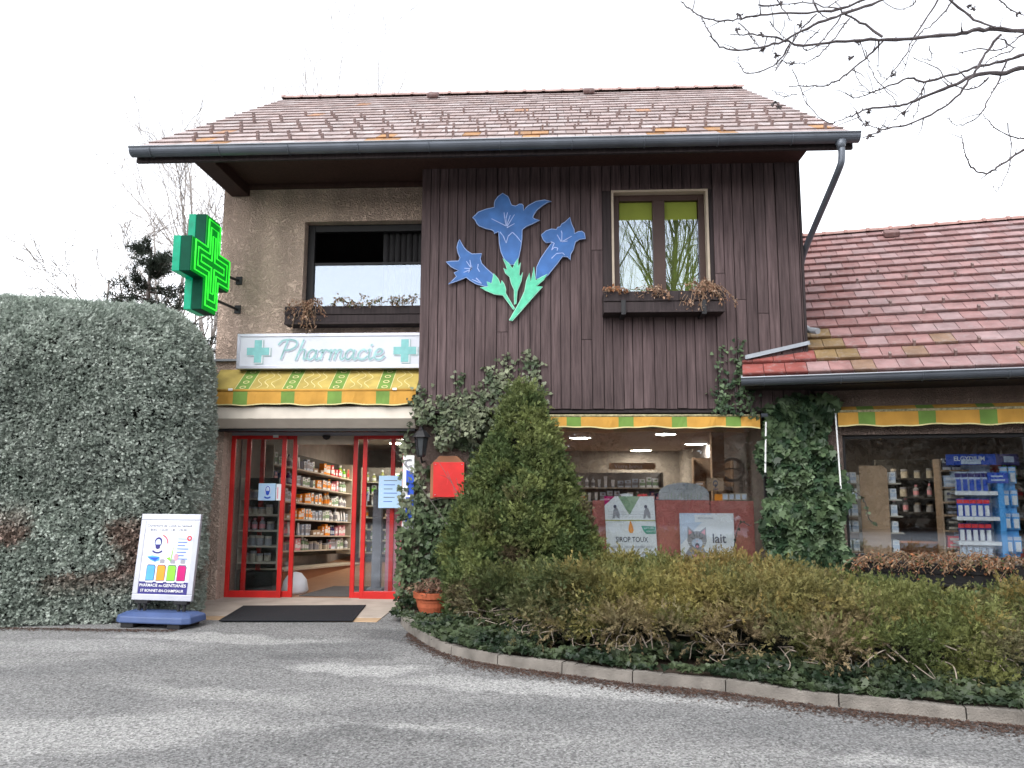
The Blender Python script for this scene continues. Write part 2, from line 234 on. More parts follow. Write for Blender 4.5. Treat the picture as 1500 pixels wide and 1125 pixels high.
def mesh_np(name, V, k, C=None, mats='leaf', parent=None, smooth=False, **tg):   # V: consecutive k-gons
    n = len(V); me = bpy.data.meshes.new(name); me.vertices.add(n); me.vertices.foreach_set('co', V.astype(np.float32).ravel())
    me.loops.add(n); me.loops.foreach_set('vertex_index', np.arange(n, dtype=np.int32)); me.polygons.add(n//k)
    me.polygons.foreach_set('loop_start', np.arange(0, n, k, dtype=np.int32)); me.polygons.foreach_set('loop_total', np.full(n//k, k, dtype=np.int32))
    if C is not None:
        at = me.color_attributes.new('tint', 'FLOAT_COLOR', 'POINT'); at.data.foreach_set('color', np.concatenate([C, np.ones((n, 1))], 1).astype(np.float32).ravel())
    me.materials.append(M[mats]); me.update(calc_edges=True); return link(name, me, parent, **tg)
def unit(a): return a/(np.linalg.norm(a, axis=-1, keepdims=True)+1e-9)
def vnoise(P, s, seed=0):                     # smooth value noise, 0..1
    P = P*s + seed*17.3; i = np.floor(P).astype(np.int64); f = P-i; f = f*f*(3-2*f)
    def h(d):
        q = i+d; x = (q[:, 0]*73856093) ^ (q[:, 1]*19349663) ^ (q[:, 2]*83492791) ^ (seed*2654435); x = (x ^ (x >> 13))*1274126177 & 0x7fffffff; x = (x ^ (x >> 15))*2246822519 & 0x7fffffff; return (x % 10007)/10007.
    o = 0
    for a in (0, 1):
        for b in (0, 1):
            for c in (0, 1): o = o + h(np.array([a, b, c]))*(f[:, 0] if a else 1-f[:, 0])*(f[:, 1] if b else 1-f[:, 1])*(f[:, 2] if c else 1-f[:, 2])
    return o
FAN = [(.0, 0, 1.0), (.12, .75, .55), (.12, -.75, .55), (.35, .65, .5), (.35, -.65, .5), (.6, .5, .35), (.6, -.5, .35)]
def sprays(P, D, L, W, tint, fan=FAN):         # feathery sprays: a stem and side leaflets, all triangles
    n = len(P); D = unit(D); S = unit(np.cross(D, unit(rng.normal(size=(n, 3))))); Nn = np.cross(D, S); L = np.broadcast_to(np.asarray(L), (n,))[:, None]
    out = []; cols = []
    for pos, ang, ln in fan:
        a = ang + rng.normal(size=(n, 1))*.15; base = P + D*pos*L; d = unit(D*np.cos(a) + S*np.sin(a) + Nn*rng.normal(size=(n, 1))*.18)
        wv = unit(np.cross(d, Nn))*W*(.7+.6*rng.random((n, 1))); tip = base + d*ln*L
        out.append(np.stack([base-wv, base+wv, tip], 1)); c = np.clip(tint*(.85+.3*rng.random((n, 1))), 0, 1); cols.append(np.repeat(c[:, None, :], 3, 1))
    return np.concatenate(out).reshape(-1, 3), np.concatenate(cols).reshape(-1, 3)
def plumes(A_, D_, Ln, m_, sl, W, tint, out=.75, jit=.018):
    # each anchor carries a short leafy shoot: m_ small sprays along a slightly drooping stem
    n = len(A_); D_ = unit(D_); Ln = Ln[:, None]; S = unit(np.cross(D_, unit(rng.normal(size=(n, 3))))); P = []; Dd = []; T = []; Ls = []
    for k in range(m_):
        t = (k+.5)/m_; sd = (1 if k % 2 else -1)*(1-.75*t); P.append(A_ + D_*Ln*t + np.array([0, 0, -.18])*Ln*t*t + rng.normal(size=(n, 3))*jit*(1-.6*t)); Dd.append(D_*(.45+out*t) + S*sd*.9 + rng.normal(size=(n, 3))*.25); T.append(tint*(.92+.20*t)); Ls.append(sl*(1.1-.5*t)*(.75+.5*rng.random(n)))
    return sprays(np.concatenate(P), np.concatenate(Dd), np.concatenate(Ls), W, np.concatenate(T), FAN5)
FAN5 = [(.0, 0, 1.0), (.15, .7, .55), (.2, -.7, .55), (.5, .55, .42), (.55, -.55, .42)]
IVY = np.array([(0, 0), (.28, -.16), (.52, .05), (.36, .30), (.42, .52), (.20, .55), (0, 1.0), (-.20, .55), (-.42, .52), (-.36, .30), (-.52, .05), (-.28, -.16)])
def ivy_leaves(P, Nrm, size, tint, hang=.8, scatter=.62):
    n = len(P); Nn = unit(Nrm + rng.normal(size=(n, 3))*scatter); dn = np.array([0, 0, -1.])*hang + rng.normal(size=(n, 3))*.55
    U = unit(dn - Nn*np.sum(dn*Nn, 1, keepdims=True)); S = np.cross(Nn, U); sz = size[:, None]
    vs = []
    for x, y in IVY: vs.append(P + (S*x + U*(y-.3))*sz + Nn*sz*(-.25*abs(x) - .18*(y-.3)**2))
    c = np.repeat((tint*(.8+.4*rng.random((n, 1))))[:, None, :], len(IVY), 1)
    return np.stack(vs, 1).reshape(-1, 3), c.reshape(-1, 3)
def lerp(a, b, t): return np.asarray(a)*(1-t) + np.asarray(b)*t
def smooth_line(pts, sub=4):
    pts = [np.array(p, float) for p in pts]; P = [2*pts[0]-pts[1]] + pts + [2*pts[-1]-pts[-2]]; out = []
    for i in range(1, len(P)-2):
        for j in range(sub):
            t = j/sub; out.append(.5*((2*P[i]) + (-P[i-1]+P[i+1])*t + (2*P[i-1]-5*P[i]+4*P[i+1]-P[i+2])*t*t + (-P[i-1]+3*P[i]-3*P[i+1]+P[i+2])*t**3))
    out.append(pts[-1]); return out
def text_geo(txt, bold=0.0):                   # default-font lettering as flat mesh data, scaled to the unit box by the caller
    cu = bpy.data.curves.new('lettering', 'FONT'); cu.body = txt; cu.size = 1; cu.offset = bold; cu.resolution_u = 3; cu.align_x = 'LEFT'
    o = bpy.data.objects.new('lettering', cu); col.objects.link(o); me = bpy.data.meshes.new_from_object(o.evaluated_get(bpy.context.evaluated_depsgraph_get()))
    vs = [tuple(v.co[:2]) for v in me.vertices]; fs = [tuple(p.vertices) for p in me.polygons]
    bpy.data.objects.remove(o); bpy.data.curves.remove(cu); bpy.data.meshes.remove(me); return np.array(vs), fs
class Face:                                    # a flat panel: o lower-left corner, u/v its edge directions (unit), n outward
    def __init__(s, o, u, v): s.o = np.array(o, float); s.u = unit(np.array(u, float)); s.v = unit(np.array(v, float)); s.n = np.cross(s.u, s.v); s.mb = MB(); s.mats = []; s.lift = .002
    def mi(s, m):
        if m not in s.mats: s.mats.append(m)
        return s.mats.index(m)
    def p(s, x, y, h=0): return s.o + s.u*x + s.v*y + s.n*h
    def poly(s, pts, m, h=1): s.mb.poly([s.p(x, y, s.lift*h) for x, y in pts], s.mi(m))
    def rect(s, x0, y0, x1, y1, m, h=1): s.poly([(x0, y0), (x1, y0), (x1, y1), (x0, y1)], m, h)
    def disc(s, x, y, rx, ry, m, h=1, n=20): s.poly([(x+rx*math.cos(2*math.pi*i/n), y+ry*math.sin(2*math.pi*i/n)) for i in range(n)], m, h)
    def ring(s, x, y, rx, ry, wd, m, h=1, a0=0, a1=360, n=24):
        for i in range(n):
            a, b = R(a0+(a1-a0)*i/n), R(a0+(a1-a0)*(i+1)/n)
            s.poly([(x+rx*math.cos(a), y+ry*math.sin(a)), (x+rx*math.cos(b), y+ry*math.sin(b)), (x+(rx-wd)*math.cos(b), y+(ry-wd)*math.sin(b)), (x+(rx-wd)*math.cos(a), y+(ry-wd)*math.sin(a))], m, h)
    def line(s, pts, wd, m, h=1):
        for i_, ((x0, y0), (x1, y1)) in enumerate(zip(pts, pts[1:])):
            d = np.array([x1-x0, y1-y0]); L = np.linalg.norm(d)+1e-9; q = np.array([-d[1], d[0]])/L*wd/2; e = d/L*wd*.3
            s.poly([(x0-e[0]-q[0], y0-e[1]-q[1]), (x1+e[0]-q[0], y1+e[1]-q[1]), (x1+e[0]+q[0], y1+e[1]+q[1]), (x0-e[0]+q[0], y0-e[1]+q[1])], m, h + .12*(i_ % 5))
    def text(s, txt, x0, y0, wd, ht, m, h=2, bold=.0, slant=0):
        vs, fs = text_geo(txt, bold); lo, hi = vs.min(0), vs.max(0); q = (vs-lo)/(hi-lo)
        s.mb.add([s.p(x0+a*wd+slant*b*ht, y0+b*ht, s.lift*h) for a, b in q], fs, s.mi(m))
    def board(s, wd, ht, th, m): s.mb.obox(s.o-s.n*th, s.u*wd, s.v*ht, s.n*th, s.mi(m))
    def build(s, name, parent=None, **tg): return s.mb.build(name, s.mats, parent, **tg)

# ------------------------------------------------------------------ ground, kerb, planting bed
b = MB(); b.box(-120, 120, -120, 120, -.3, 0); b.build('ground', 'asphalt', kind='structure')
KERB = [G(*p) for p in [(586, 914), (600, 928), (640, 952), (694, 968), (755, 978), (841, 989), (927, 1001), (1040, 1011), (1167, 1029), (1333, 1048), (1500, 1063)]]
KERB += [KERB[-1] + (KERB[-1]-KERB[-2])*2.2, KERB[-1] + (KERB[-1]-KERB[-2])*5]
KERB = smooth_line(KERB, 5)
b = MB(); prev = None
for i in range(len(KERB)-1):
    p, q = KERB[i], KERB[i+1]
    def inn(k):
        a = KERB[max(k-1, 0)]; c = KERB[min(k+1, len(KERB)-1)]; t = unit(c-a); return np.array([-t[1], t[0], 0])*.11
    pi, qi = inn(i), inn(i+1); z1 = np.array([0, 0, .085 + .006*math.sin(i*.9)]); z0 = np.array([0, 0, -.05])
    g = unit(q-p)*.010 if i % 6 == 5 else np.zeros(3)
    b.add([p+z0, q-g+z0, q-g+qi+z0, p+pi+z0, p+z1-unit(pi)*-.012, q-g+z1+unit(qi)*.012, q-g+qi+z1, p+pi+z1], [(4,5,6,7),(0,1,5,4),(2,3,7,6)] + ([(1,2,6,5)] if i % 6 == 5 else []) + ([(3,0,4,7)] if i % 6 == 0 else []))
b.build('kerb', 'kerb', kind='structure')
bed = [k + np.array([0, .10, .055]) for k in KERB]
b = MB(); b.poly([(-2.12, .31, .055)] + [tuple(p) for p in bed if p[1] < .2] + [(bed[-1][0], 4, .055), (3.3, .31, .055)]); b.build('planting_bed', 'soil', kind='structure')

# entrance paving in front of the door
b = MB(); b.box(-5.1, -2.1, -.92, .69, -.05, .012); b.build('entrance_paving', 'slab', bevel=.006, kind='structure')
b = MB()
for x0, x1 in ((-5.1, -4.3), (-4.29, -3.2), (-3.19, -2.1)): b.box(x0, x1, -1.18, -.93, -.05, .008)
b.build('entrance_edging', 'slab2', bevel=.006, kind='structure')

# ------------------------------------------------------------------ main building
EAVE = np.array([0, -1.08, 6.03]); RIDGE = np.array([0, 4.15, 9.47]); XL, XR = -5.53, 3.80
main = thing('main_building', 'two storey pharmacy with dark timber cladding beside beige stucco', 'building', (-.8, .5, 0))
b = MB()
b.box(-5, -3.73, .5, .75, 2.42, 6.2); b.box(-3.73, -1.7, .5, .75, 5.55, 6.2); b.box(-3.73, -1.7, .5, .75, 2.42, 4.03)
b.box(-5, -4.74, .5, .98, -.1, 2.42)
b.box(-5, -4.78, .98, 9.1, -.1, 6.2); b.box(-5, 3.2, 9.1, 9.3, -.1, 6.2)
for x0, x1 in ((-5, -4.78), (3.2, 3.42)): b.prism([(x0, -.3+.5, 6.2), (x0, 8.6, 6.2), (x0, 4.15, 9.2)], (x1-x0, 0, 0))
b.build('wall', 'stucco', main)
b = MB(); b.box(-2.12, -.62, .3, .5, -.1, 2.63); b.box(2.95, 3.42, .3, .5, -.1, 2.63); b.box(-.62, 2.95, .3, .5, -.1, .52); b.box(-.62, 2.95, .3, .5, 2.47, 2.63)
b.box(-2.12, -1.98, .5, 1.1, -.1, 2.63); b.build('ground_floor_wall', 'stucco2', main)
# cladding: upright boards of uneven width, cut round the window
b = MB(); wx0, wz1 = F(895, 280, 0)[[0, 2]]; wx1, wz0 = F(1041, 436, 0)[[0, 2]]
x = -1.865; k = 0
while x < 3.42:
    wd = min(random.choice([.125, .135, .145, .15, .16]), 3.42-x); y = -.022 + random.uniform(-.004, .004) - (.010 if k % 2 else 0); x1 = x+wd-.009
    segs = [(2.66, 6.35)]
    if x1 > wx0-.02 and x < wx1+.02: segs = [(2.66, wz0-.03), (wz1+.0, 6.35)]
    elif random.random() < .13: c = random.uniform(3.2, 5); segs = [(2.66, c), (c+.006, 6.35)]
    for z0, z1 in segs:
        xa, xb = x, x1
        if len(segs) == 2 and z0 == 2.66 and False: pass
        b.box(xa, xb, y, 0, z0 - (random.uniform(0, .015) if z0 == 2.66 else 0), z1)
    x += wd; k += 1
b.build('cladding', 'wood', main, bevel=.004)
b = MB()                                                # the backing behind the boards, and the upper side walls
b.box(-1.86, wx0-.0, 0, .12, 2.63, 6.35); b.box(wx1, 3.42, 0, .12, 2.63, 6.35); b.box(wx0, wx1, 0, .12, wz1+.005, 6.35); b.box(wx0, wx1, 0, .12, 2.63, wz0-.02)
b.box(-1.86, -1.72, .12, .9, 2.63, 6.35); b.box(3.2, 3.42, .12, 9.1, 2.63, 6.2); b.box(3.2, 3.42, .5, 9.1, -.1, 2.63); b.box(-1.86, 3.42, -.012, .3, 2.602, 2.63)
b.build('cladding_backing', 'darkwood', main)
b = MB(); b.box(3.42, 3.45, -.03, .5, 2.66, 6.3); b.build('corner_board', 'darkwood', main)
# inside shell of the shop and the rooms over it
b = MB(); b.box(-4.78, 3.2, .70, 9.1, -.1, .010); b.build('interior_floor', 'floor_in', main)
b = MB(); b.box(-4.78, 3.2, .72, 9.1, 2.5, 2.6); b.build('interior_ceiling', 'ceil', main)
b = MB(); b.box(-4.775, -4.72, .98, 9.1, 0, 2.5); b.box(3.14, 3.199, .5, 9.1, 0, 2.5); b.box(-4.72, 3.14, 9.0, 9.095, 0, 2.5); b.build('interior_wall', 'wall_in', main)
b = MB(); b.box(-4.7, 3.1, 2.6, 2.7, 2.61, 6.3); b.box(-4.7, 3.1, .9, 2.6, 6.2, 6.3); b.build('upper_room_wall', 'curtain', main)
# soffit, beam and fascia under the eave
b = MB(); b.box(-4.7, 3.44, -.78, .5, 6.12, 6.14); b.box(-4.7, 3.44, -.97, -.78, 6.0, 6.02); b.build('soffit', 'soffit', main)
b = MB(); b.box(-4.88, -4.6, -.86, .5, 5.96, 6.119); b.box(-4.6, -1.87, .40, .498, 6.06, 6.119); b.build('eave_beam', 'soffit', main, bevel=.01)
b = MB(); b.box(XL, XR, -1.02, -.97, 5.86, 6.06); b.build('fascia', 'darkwood', main)

def tiled(name, parent, o, u, w_, width, rows, course, tw, palette, keep=None, lichen=None, lip=.030, lipup=.026):
    o, u, w_ = np.array(o, float), unit(np.array(u, float)), unit(np.array(w_, float)); n = np.cross(u, w_); b = MB(); guards = {}
    b.tint = (.10, .07, .06); b.obox(o - n*.10 + w_*.02, u*width, w_*rows*course, n*.06)
    cols = int(round(width/tw)); tw = width/cols
    for r in range(rows):
        off = tw*.5*(r % 2)
        for c in range(cols + (r % 2)):
            x0 = max(0, c*tw-off); x1 = min(width, (c+1)*tw-off)
            if x1-x0 < .03: continue
            pc = o + u*(x0+x1)/2 + w_*r*course
            if keep and not keep(pc): continue
            t = np.array(palette[random.randrange(len(palette))])*random.uniform(.9, 1.1)
            if lichen: t = lichen(r, (x0+x1)/2, t)
            b.tint = tuple(t); g = .003; h = min(.030, lip+.006) + random.uniform(-.002, .002); ys = random.uniform(-.004, .004); sk = random.uniform(-.003, .003)
            A0 = o + u*(x0+g) + w_*(r*course+ys); B0 = o + u*(x1-g) + w_*(r*course+ys+sk); A1 = o + u*(x0+g) + w_*((r+1)*course+.05); B1 = o + u*(x1-g) + w_*((r+1)*course+.05)
            th = .032
            b.add([A0+n*(h-th), B0+n*(h-th), B1+n*(-.018), A1+n*(-.018), A0+n*h, B0+n*h, B1+n*.008, A1+n*.008], [(4,5,6,7),(0,1,5,4),(1,2,6,5),(3,0,4,7),(2,3,7,6)])
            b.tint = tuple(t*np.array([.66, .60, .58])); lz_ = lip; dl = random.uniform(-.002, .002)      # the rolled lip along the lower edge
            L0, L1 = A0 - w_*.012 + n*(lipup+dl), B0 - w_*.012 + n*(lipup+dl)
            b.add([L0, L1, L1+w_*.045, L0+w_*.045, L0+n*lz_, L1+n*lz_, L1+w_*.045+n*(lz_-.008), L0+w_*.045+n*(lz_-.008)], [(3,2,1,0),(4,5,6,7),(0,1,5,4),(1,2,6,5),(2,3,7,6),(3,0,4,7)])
    return b.build(name, 'tile', parent, bevel=.005), n
slope = unit(RIDGE-EAVE); SL = np.linalg.norm(RIDGE-EAVE); CR = SL/16
def lich(r, x, t):
    q = random.random()
    if r < 2 and q < .16: return np.array([.36, .19, .08])*random.uniform(.7, 1.1)
    if q < .012: return np.array([.36, .20, .12])
    return t
palM = [(.31, .25, .243), (.33, .275, .268), (.29, .225, .216), (.35, .30, .295), (.30, .235, .223), (.32, .26, .255)]
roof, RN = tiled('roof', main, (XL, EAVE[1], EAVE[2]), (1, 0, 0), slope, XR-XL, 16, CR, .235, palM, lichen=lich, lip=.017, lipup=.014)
b = MB(); bs = np.array([0, 9.38-4.15, 6.03-9.47]); b.obox((XL, 4.15, 9.40), (XR-XL, 0, 0), bs, (0, 0, .1)); b.tint = None; b.build('roof_back', 'soffit', main)
b = MB(); b.tint = (.30, .20, .18)                                # ridge caps: overlapping half rounds
x = XL
while x < XR-.2:
    vs = []
    for xx, rr in ((x, .115), (x+.05, .118), (x+.07, .100), (x+.40, .095)):
        for j in range(9): a = math.pi*j/8; vs.append((min(xx, XR), 4.15+math.cos(a)*rr*1.1, 9.47+math.sin(a)*rr*.8))
    b.add(vs, [(i*9+j, i*9+j+1, (i+1)*9+j+1, (i+1)*9+j) for i in range(3) for j in range(8)] + [tuple(range(9))]); x += .38
b.build('ridge_caps', 'tile', roof, smooth=False)
def guard_mesh(o, u, w_, n):
    b = MB(); b.tint = (.20, .14, .13); b.obox(o - u*.014 + n*.012 - w_*.02, u*.028, w_*.07, n*.078); return b
ux = np.array([1., 0, 0]); proto = None; cnt = 0; extra = MB(); extra.tint = (.20, .14, .13)
for r in range(1, 9):
    for c in range(21):
        xx = .42 + c*.445 + (.22 if r % 2 else 0) + (0.08*((r*7+c*3) % 3)-.08)
        if xx > XR-XL-.2 or (r > 5 and (c+r) % 3 == 0): continue
        p = np.array([XL+xx, EAVE[1], EAVE[2]]) + slope*(r*CR)
        if cnt < 98:
            if proto is None: proto = guard_mesh(np.zeros(3), ux, slope, RN).build('snow_guard', 'tile', roof); g = proto
            else: g = proto.copy(); col.objects.link(g)
            g.location = p; cnt += 1
        else:
            q = guard_mesh(p, ux, slope, RN); extra.add(q.v, q.f)
extra.build('snow_guards', 'tile', roof, kind='stuff')
for px, py in ((633, 146), (863, 140)):
    p = onplane(px, py, EAVE, RN); b = MB(); b.tint = (.12, .07, .065); b.obox(p - ux*.11 + RN*.03, ux*.22, slope*.28, RN*.09); b.build('roof_vent', 'tile', roof, bevel=.03)
def gutter(parent, o, u, length, r, name='gutter'):
    o = np.array(o, float); u = unit(np.array(u, float)); out = np.cross(u, [0, 0, 1.]); b = MB(); k = 11
    prof = [(r*1.18, .010), (r*1.05, .022), (r, .0)] + [(r*math.cos(math.pi*j/k), -r*math.sin(math.pi*j/k)) for j in range(1, k)] + [(-r, .05)]
    inn = [(x*.93, z*.93+.004) for x, z in prof][::-1]; pr = prof + inn; m = len(pr)
    vs = [o + u*s + out*x + np.array([0, 0, z]) for s in (0, length) for x, z in pr]
    b.add(vs, [(i, (i+1) % m, m+(i+1) % m, m+i) for i in range(m)])
    for s in (0, length): b.poly([o + u*s + out*x + np.array([0, 0, z]) for x, z in prof])
    lip = MB(); lip.tube([o + out*r*1.08 + np.array([0, 0, .018]), o + u*length + out*r*1.08 + np.array([0, 0, .018])], .009, 6); lip.tube([o - out*r*.9 + np.array([0, 0, .055]), o + u*length - out*r*.9 + np.array([0, 0, .055])], .010, 6)
    g = b.build(name, 'zinc', parent, smooth=False); lip.build('lip_highlight', 'zinc_light', g); q = 0; pb = None  # paler zinc on the lips paints the highlight along the gutter
    while q < length-.35:
        b = MB(); pts = [o + u*(q+.28) + out*(r*1.05*math.cos(math.pi*j/k)) + np.array([0, 0, -r*1.05*math.sin(math.pi*j/k)]) for j in range(k+1)]
        b.tube(pts, .008, 5); b.build('gutter_bracket', 'zinc', g); q += .92
    return g
gut = gutter(main, (XL-.02, -1.11, 5.985), (1, 0, 0), XR-XL+.06, .088)
# down-pipe: swan neck from the gutter back to the wall corner, then down to the spout over the annex roof
pt = [(3.62, -1.11, 5.92), (3.62, -1.11, 5.70), (3.60, -1.0, 5.55), (3.53, -.30, 5.10), (3.50, .10, 4.85), (3.49, .28, 4.65), (3.49, .30, 4.2), (3.49, .30, 3.86), (3.50, .05, 3.74), (3.56, -.12, 3.69)]
b = MB(); b.tube(smooth_line(pt[:6], 4) + [np.array(p) for p in pt[6:8]], .042, 10); b.lathe((3.62, -1.11, 5.86), [(.075, .06), (.055, 0), (.045, -.05)], 12); dp = b.build('downpipe', 'zinc', main, smooth=True)
b = MB(); b.tube([pt[7], pt[8], pt[9]], .042, 10); b.build('spout', 'zinc_light', dp)

def window_frame(parent, name, x0, x1, z0, z1, y, d, fw, m, mull=()):
    b = MB(); b.box(x0, x0+fw, y, y+d, z0, z1); b.box(x1-fw, x1, y, y+d, z0, z1); b.box(x0+fw, x1-fw, y, y+d, z0, z0+fw); b.box(x0+fw, x1-fw, y, y+d, z1-fw, z1)
    for c, wd in mull: b.box(c-wd/2, c+wd/2, y-.012, y+d, z0+fw, z1-fw)
    return b.build(name, m, parent, bevel=.006)
def pane(parent, x0, x1, z0, z1, y, m='glass', tilt=0):
    b = MB(); b.box(x0, x1, y, y+.006, z0, z1); return b.build('glass_pane', m, parent)
# upstairs window in the cladding
wf = MB(); t = .03
wf.box(wx0, wx0+t, -.03, .2, wz0, wz1); wf.box(wx1-t, wx1, -.03, .2, wz0, wz1); wf.box(wx0+t, wx1-t, -.03, .2, wz1-t, wz1)
wf.build('window_lining', 'lining', main)
win = window_frame(main, 'upper_window', wx0+t, wx1-t, wz0, wz1-t, .10, .08, .085, 'frame', [((wx0+wx1)/2, .17)])
mid = (wx0+wx1)/2
zb_ = F(960, 322, .14)[2]
pane(win, wx0+.11, mid-.08, wz0+.08, zb_, .14); pane(win, mid+.08, wx1-.11, wz0+.08, zb_, .14)  # panes stop short, shaped so the strip above mirrors nothing
for xa, xb in ((wx0+.125, mid-.085), (mid+.085, wx1-.125)):
    b = MB(); b.box(xa, xb, .165, .171, zb_-.012, wz1-.1); b.build('roller_blind', 'blind', win); b = MB(); b.box(xa, xb, .20, .206, wz0+.1, zb_); b.build('dim_blind', 'blind_dim', win)  # lower half: same blind coloured darker so the mirrored sky dominates
# upstairs window in the stucco
lw = window_frame(main, 'upper_window', -3.73, -1.70, 4.03, 5.55, .66, .08, .11, 'frame_dark')
zl_ = F(540, 388, .70)[2]; pane(lw, -3.62, -1.8, 4.13, zl_, .70); b = MB(); b.box(-3.62, -1.8, .675, .73, zl_, zl_+.03); b.build('added_transom', 'frame_dark', lw)  # pane ends at an added bar, keeping sky reflection off the top
b = MB()
for k in range(9): x = -2.55 + k*.09; b.tube([(x, .82 + .015*(k % 2), 4.2), (x, .82 + .015*(k % 2), 5.5)], .05, 8)
b.build('curtain', 'curtain', lw, smooth=True)

# ------------------------------------------------------------------ sliding doors (parts of the building)
DY = .62; zt = F(450, 638, DY)[2]; dz0 = .005
def dx(px, py): return F(px, py, DY)[0]
def leaf_door(name, x0, x1, y, kick, sw=.062):
    b = MB(); b.box(x0, x0+sw, y, y+.045, dz0, zt); b.box(x1-sw, x1, y, y+.045, dz0, zt); b.box(x0+sw, x1-sw, y, y+.045, zt-.05, zt); b.box(x0+sw, x1-sw, y, y+.045, dz0, dz0+kick)
    d = b.build(name, 'red', main, bevel=.005); b = MB(); b.box(x0+sw-.005, x1-sw+.005, y+.018, y+.026, dz0+kick-.005, zt-.045); b.build('glass_pane', 'doorglass', d); return d
xa, xb = -4.74, dx(412, 760)+.03; fix = leaf_door('fixed_door_panel', xa, xb, DY, .10)
xc = dx(426, 760)+.03; sl1 = leaf_door('sliding_door', xb-.62, xc, DY+.07, .09)
xd, xe = dx(516, 760)-.03, dx(527, 760)+.05; xf_ = -2.13
sl2 = leaf_door('sliding_door', xd, xd+.62, DY+.07, .09); fix2 = leaf_door('fixed_door_panel', dx(532, 760)-.03, xf_, DY, .11)
b = MB(); b.box(-4.74, -2.13, DY+.0, DY+.16, zt+.001, 2.42); b.build('door_operator', 'greyp', main); b = MB(); b.box(xc, xd, DY+.05, DY+.16, zt-.13, zt); op = b.build('door_header', 'lining', main, bevel=.005)
b = MB(); b.lathe((dx(478, 640), DY+.01, zt-.02), [(.0, -.045), (.04, -.03), (.06, 0), (.06, .02)], 12); b.build('door_sensor', 'black', main)
b = MB(); b.box(-4.5, -4.44, 1.15, 1.2, 0, zt); b.build('inner_post', 'red', main)
b = MB(); b.box(-4.72, -4.70, 1.3, 1.42, .22, .32); b.build('wall_socket', 'white', main)
# shop window under the cladding
sw = window_frame(main, 'shop_window', -.62, 2.95, .52, 2.47, .36, .06, .05, 'frame_dark'); pane(sw, -.58, 2.91, .56, 2.43, .39, 'shopglass')
b = MB(); b.box(-.62, 2.95, .5, 1.3, .48, .55); b.build('display_ledge', 'shelf_wood', main)

# ------------------------------------------------------------------ annex
annex = thing('annex_building', 'low annex with a red tiled roof and a wide shop window', 'building', tuple(A(4, .3, 0)))
AH, AT0, AT1, ARZ = 3.03, -.45, 5.05, 6.55
sA = unit(np.array([AN[0]*(AT1-AT0), AN[1]*(AT1-AT0), ARZ-AH])); SLA = math.hypot(AT1-AT0, ARZ-AH); AR = 17; CA = SLA/AR
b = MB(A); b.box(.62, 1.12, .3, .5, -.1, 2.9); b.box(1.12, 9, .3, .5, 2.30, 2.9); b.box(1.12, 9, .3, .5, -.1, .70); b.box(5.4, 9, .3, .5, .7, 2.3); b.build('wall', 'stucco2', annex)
b = MB(A); b.box(.95, 9, .5, 4.88, -.1, .008); b.build('interior_floor', 'floor_in', annex)
b = MB(A); b.box(.95, 9, .5, 5, 2.5, 2.6); b.build('interior_ceiling', 'ceil', annex)
b = MB(A); b.box(.95, 9, 4.9, 5, 0, 2.5); b.box(8.9, 9, .5, 4.9, 0, 2.5); b.build('interior_wall', 'wall_in', annex)
b = MB(A); b.box(-.1, 9.3, AT0+.05, .3, 2.9, 2.93); b.build('soffit', 'darkwood', annex)
palA = [(.262, .138, .130), (.248, .124, .116), (.272, .152, .146), (.24, .120, .112), (.282, .175, .172), (.265, .148, .143), (.26, .162, .16)]
def lich_sheenA(r, x, t):
    if r < 2 and x < .9: return np.array([.235, .066, .056])*random.uniform(.85, 1.1)
    if r < 4 and .75 < x < 1.45 and random.random() < .55: return np.array([.19, .125, .055])*random.uniform(.8, 1.1)
    if r < 3 and random.random() < .12: return np.array([.24, .15, .10])*random.uniform(.8, 1.1)
    return t + np.array([.0, .02, .025])*min(1, x/4) if x > 1.5 else t  # cool sky sheen on the right-hand tiles added to their colour
aroof, NA = tiled('roof', annex, A(-.13, AT0, AH), AD, sA, 8.6, AR, CA, .27, palA, keep=lambda p: not (p[0] < 3.42 and p[1] > -.06), lichen=lich_sheenA)
for r, xs in ((1, (830, 1165, 1490)), (2, (962, 1300)), (5, (742, 1030, 1325)), (6, (855, 1138, 1427)), (9, (426, 667, 922, 1183, 1446)), (10, (531, 772, 1022, 1275))):
    for zx in xs:
        py = 770-(r-1)*44 if r < 7 else 395-(r-9)*40
        q = onplane(1060+zx/3.409, 300+py/3.409, A(0, AT0, AH), NA)-A(-.13, AT0, AH); o = A(-.13, AT0, AH) + AD*(q@AD) + sA*(r*CA)
        guard_mesh(o, AD, sA, NA).build('snow_guard', 'tile', aroof)
p = onplane(1307, 350, A(0, AT0, AH), NA); b = MB(); b.tint = (.16, .09, .085); b.obox(p - AD*.13 + NA*.03, AD*.26, sA*.2, NA*.10); b.build('roof_vent', 'tile', aroof, bevel=.015)
b = MB(); b.tint = (.30, .17, .15); s = .3
while s < 8.4:
    vs = []
    for ss, rr in ((s, .11), (s+.05, .115), (s+.07, .095), (s+.42, .09)):
        for j in range(9): a = math.pi*j/8; vs.append(A(ss, AT1+math.cos(a)*rr, ARZ+math.sin(a)*rr*.8))
    b.add(vs, [(i*9+j, i*9+j+1, (i+1)*9+j+1, (i+1)*9+j) for i in range(3) for j in range(8)] + [tuple(range(9))]); s += .40
b.build('ridge_caps', 'tile', aroof)
gutter(annex, A(-.15, AT0-.05, 2.985), AD, 8.6, .082)
b = MB(); p0, p1 = np.array([2.60, -.075, 3.33]), np.array([3.47, -.075, 3.525]); up = np.array([0, 0, 1.])       # lead flashing where roof meets cladding
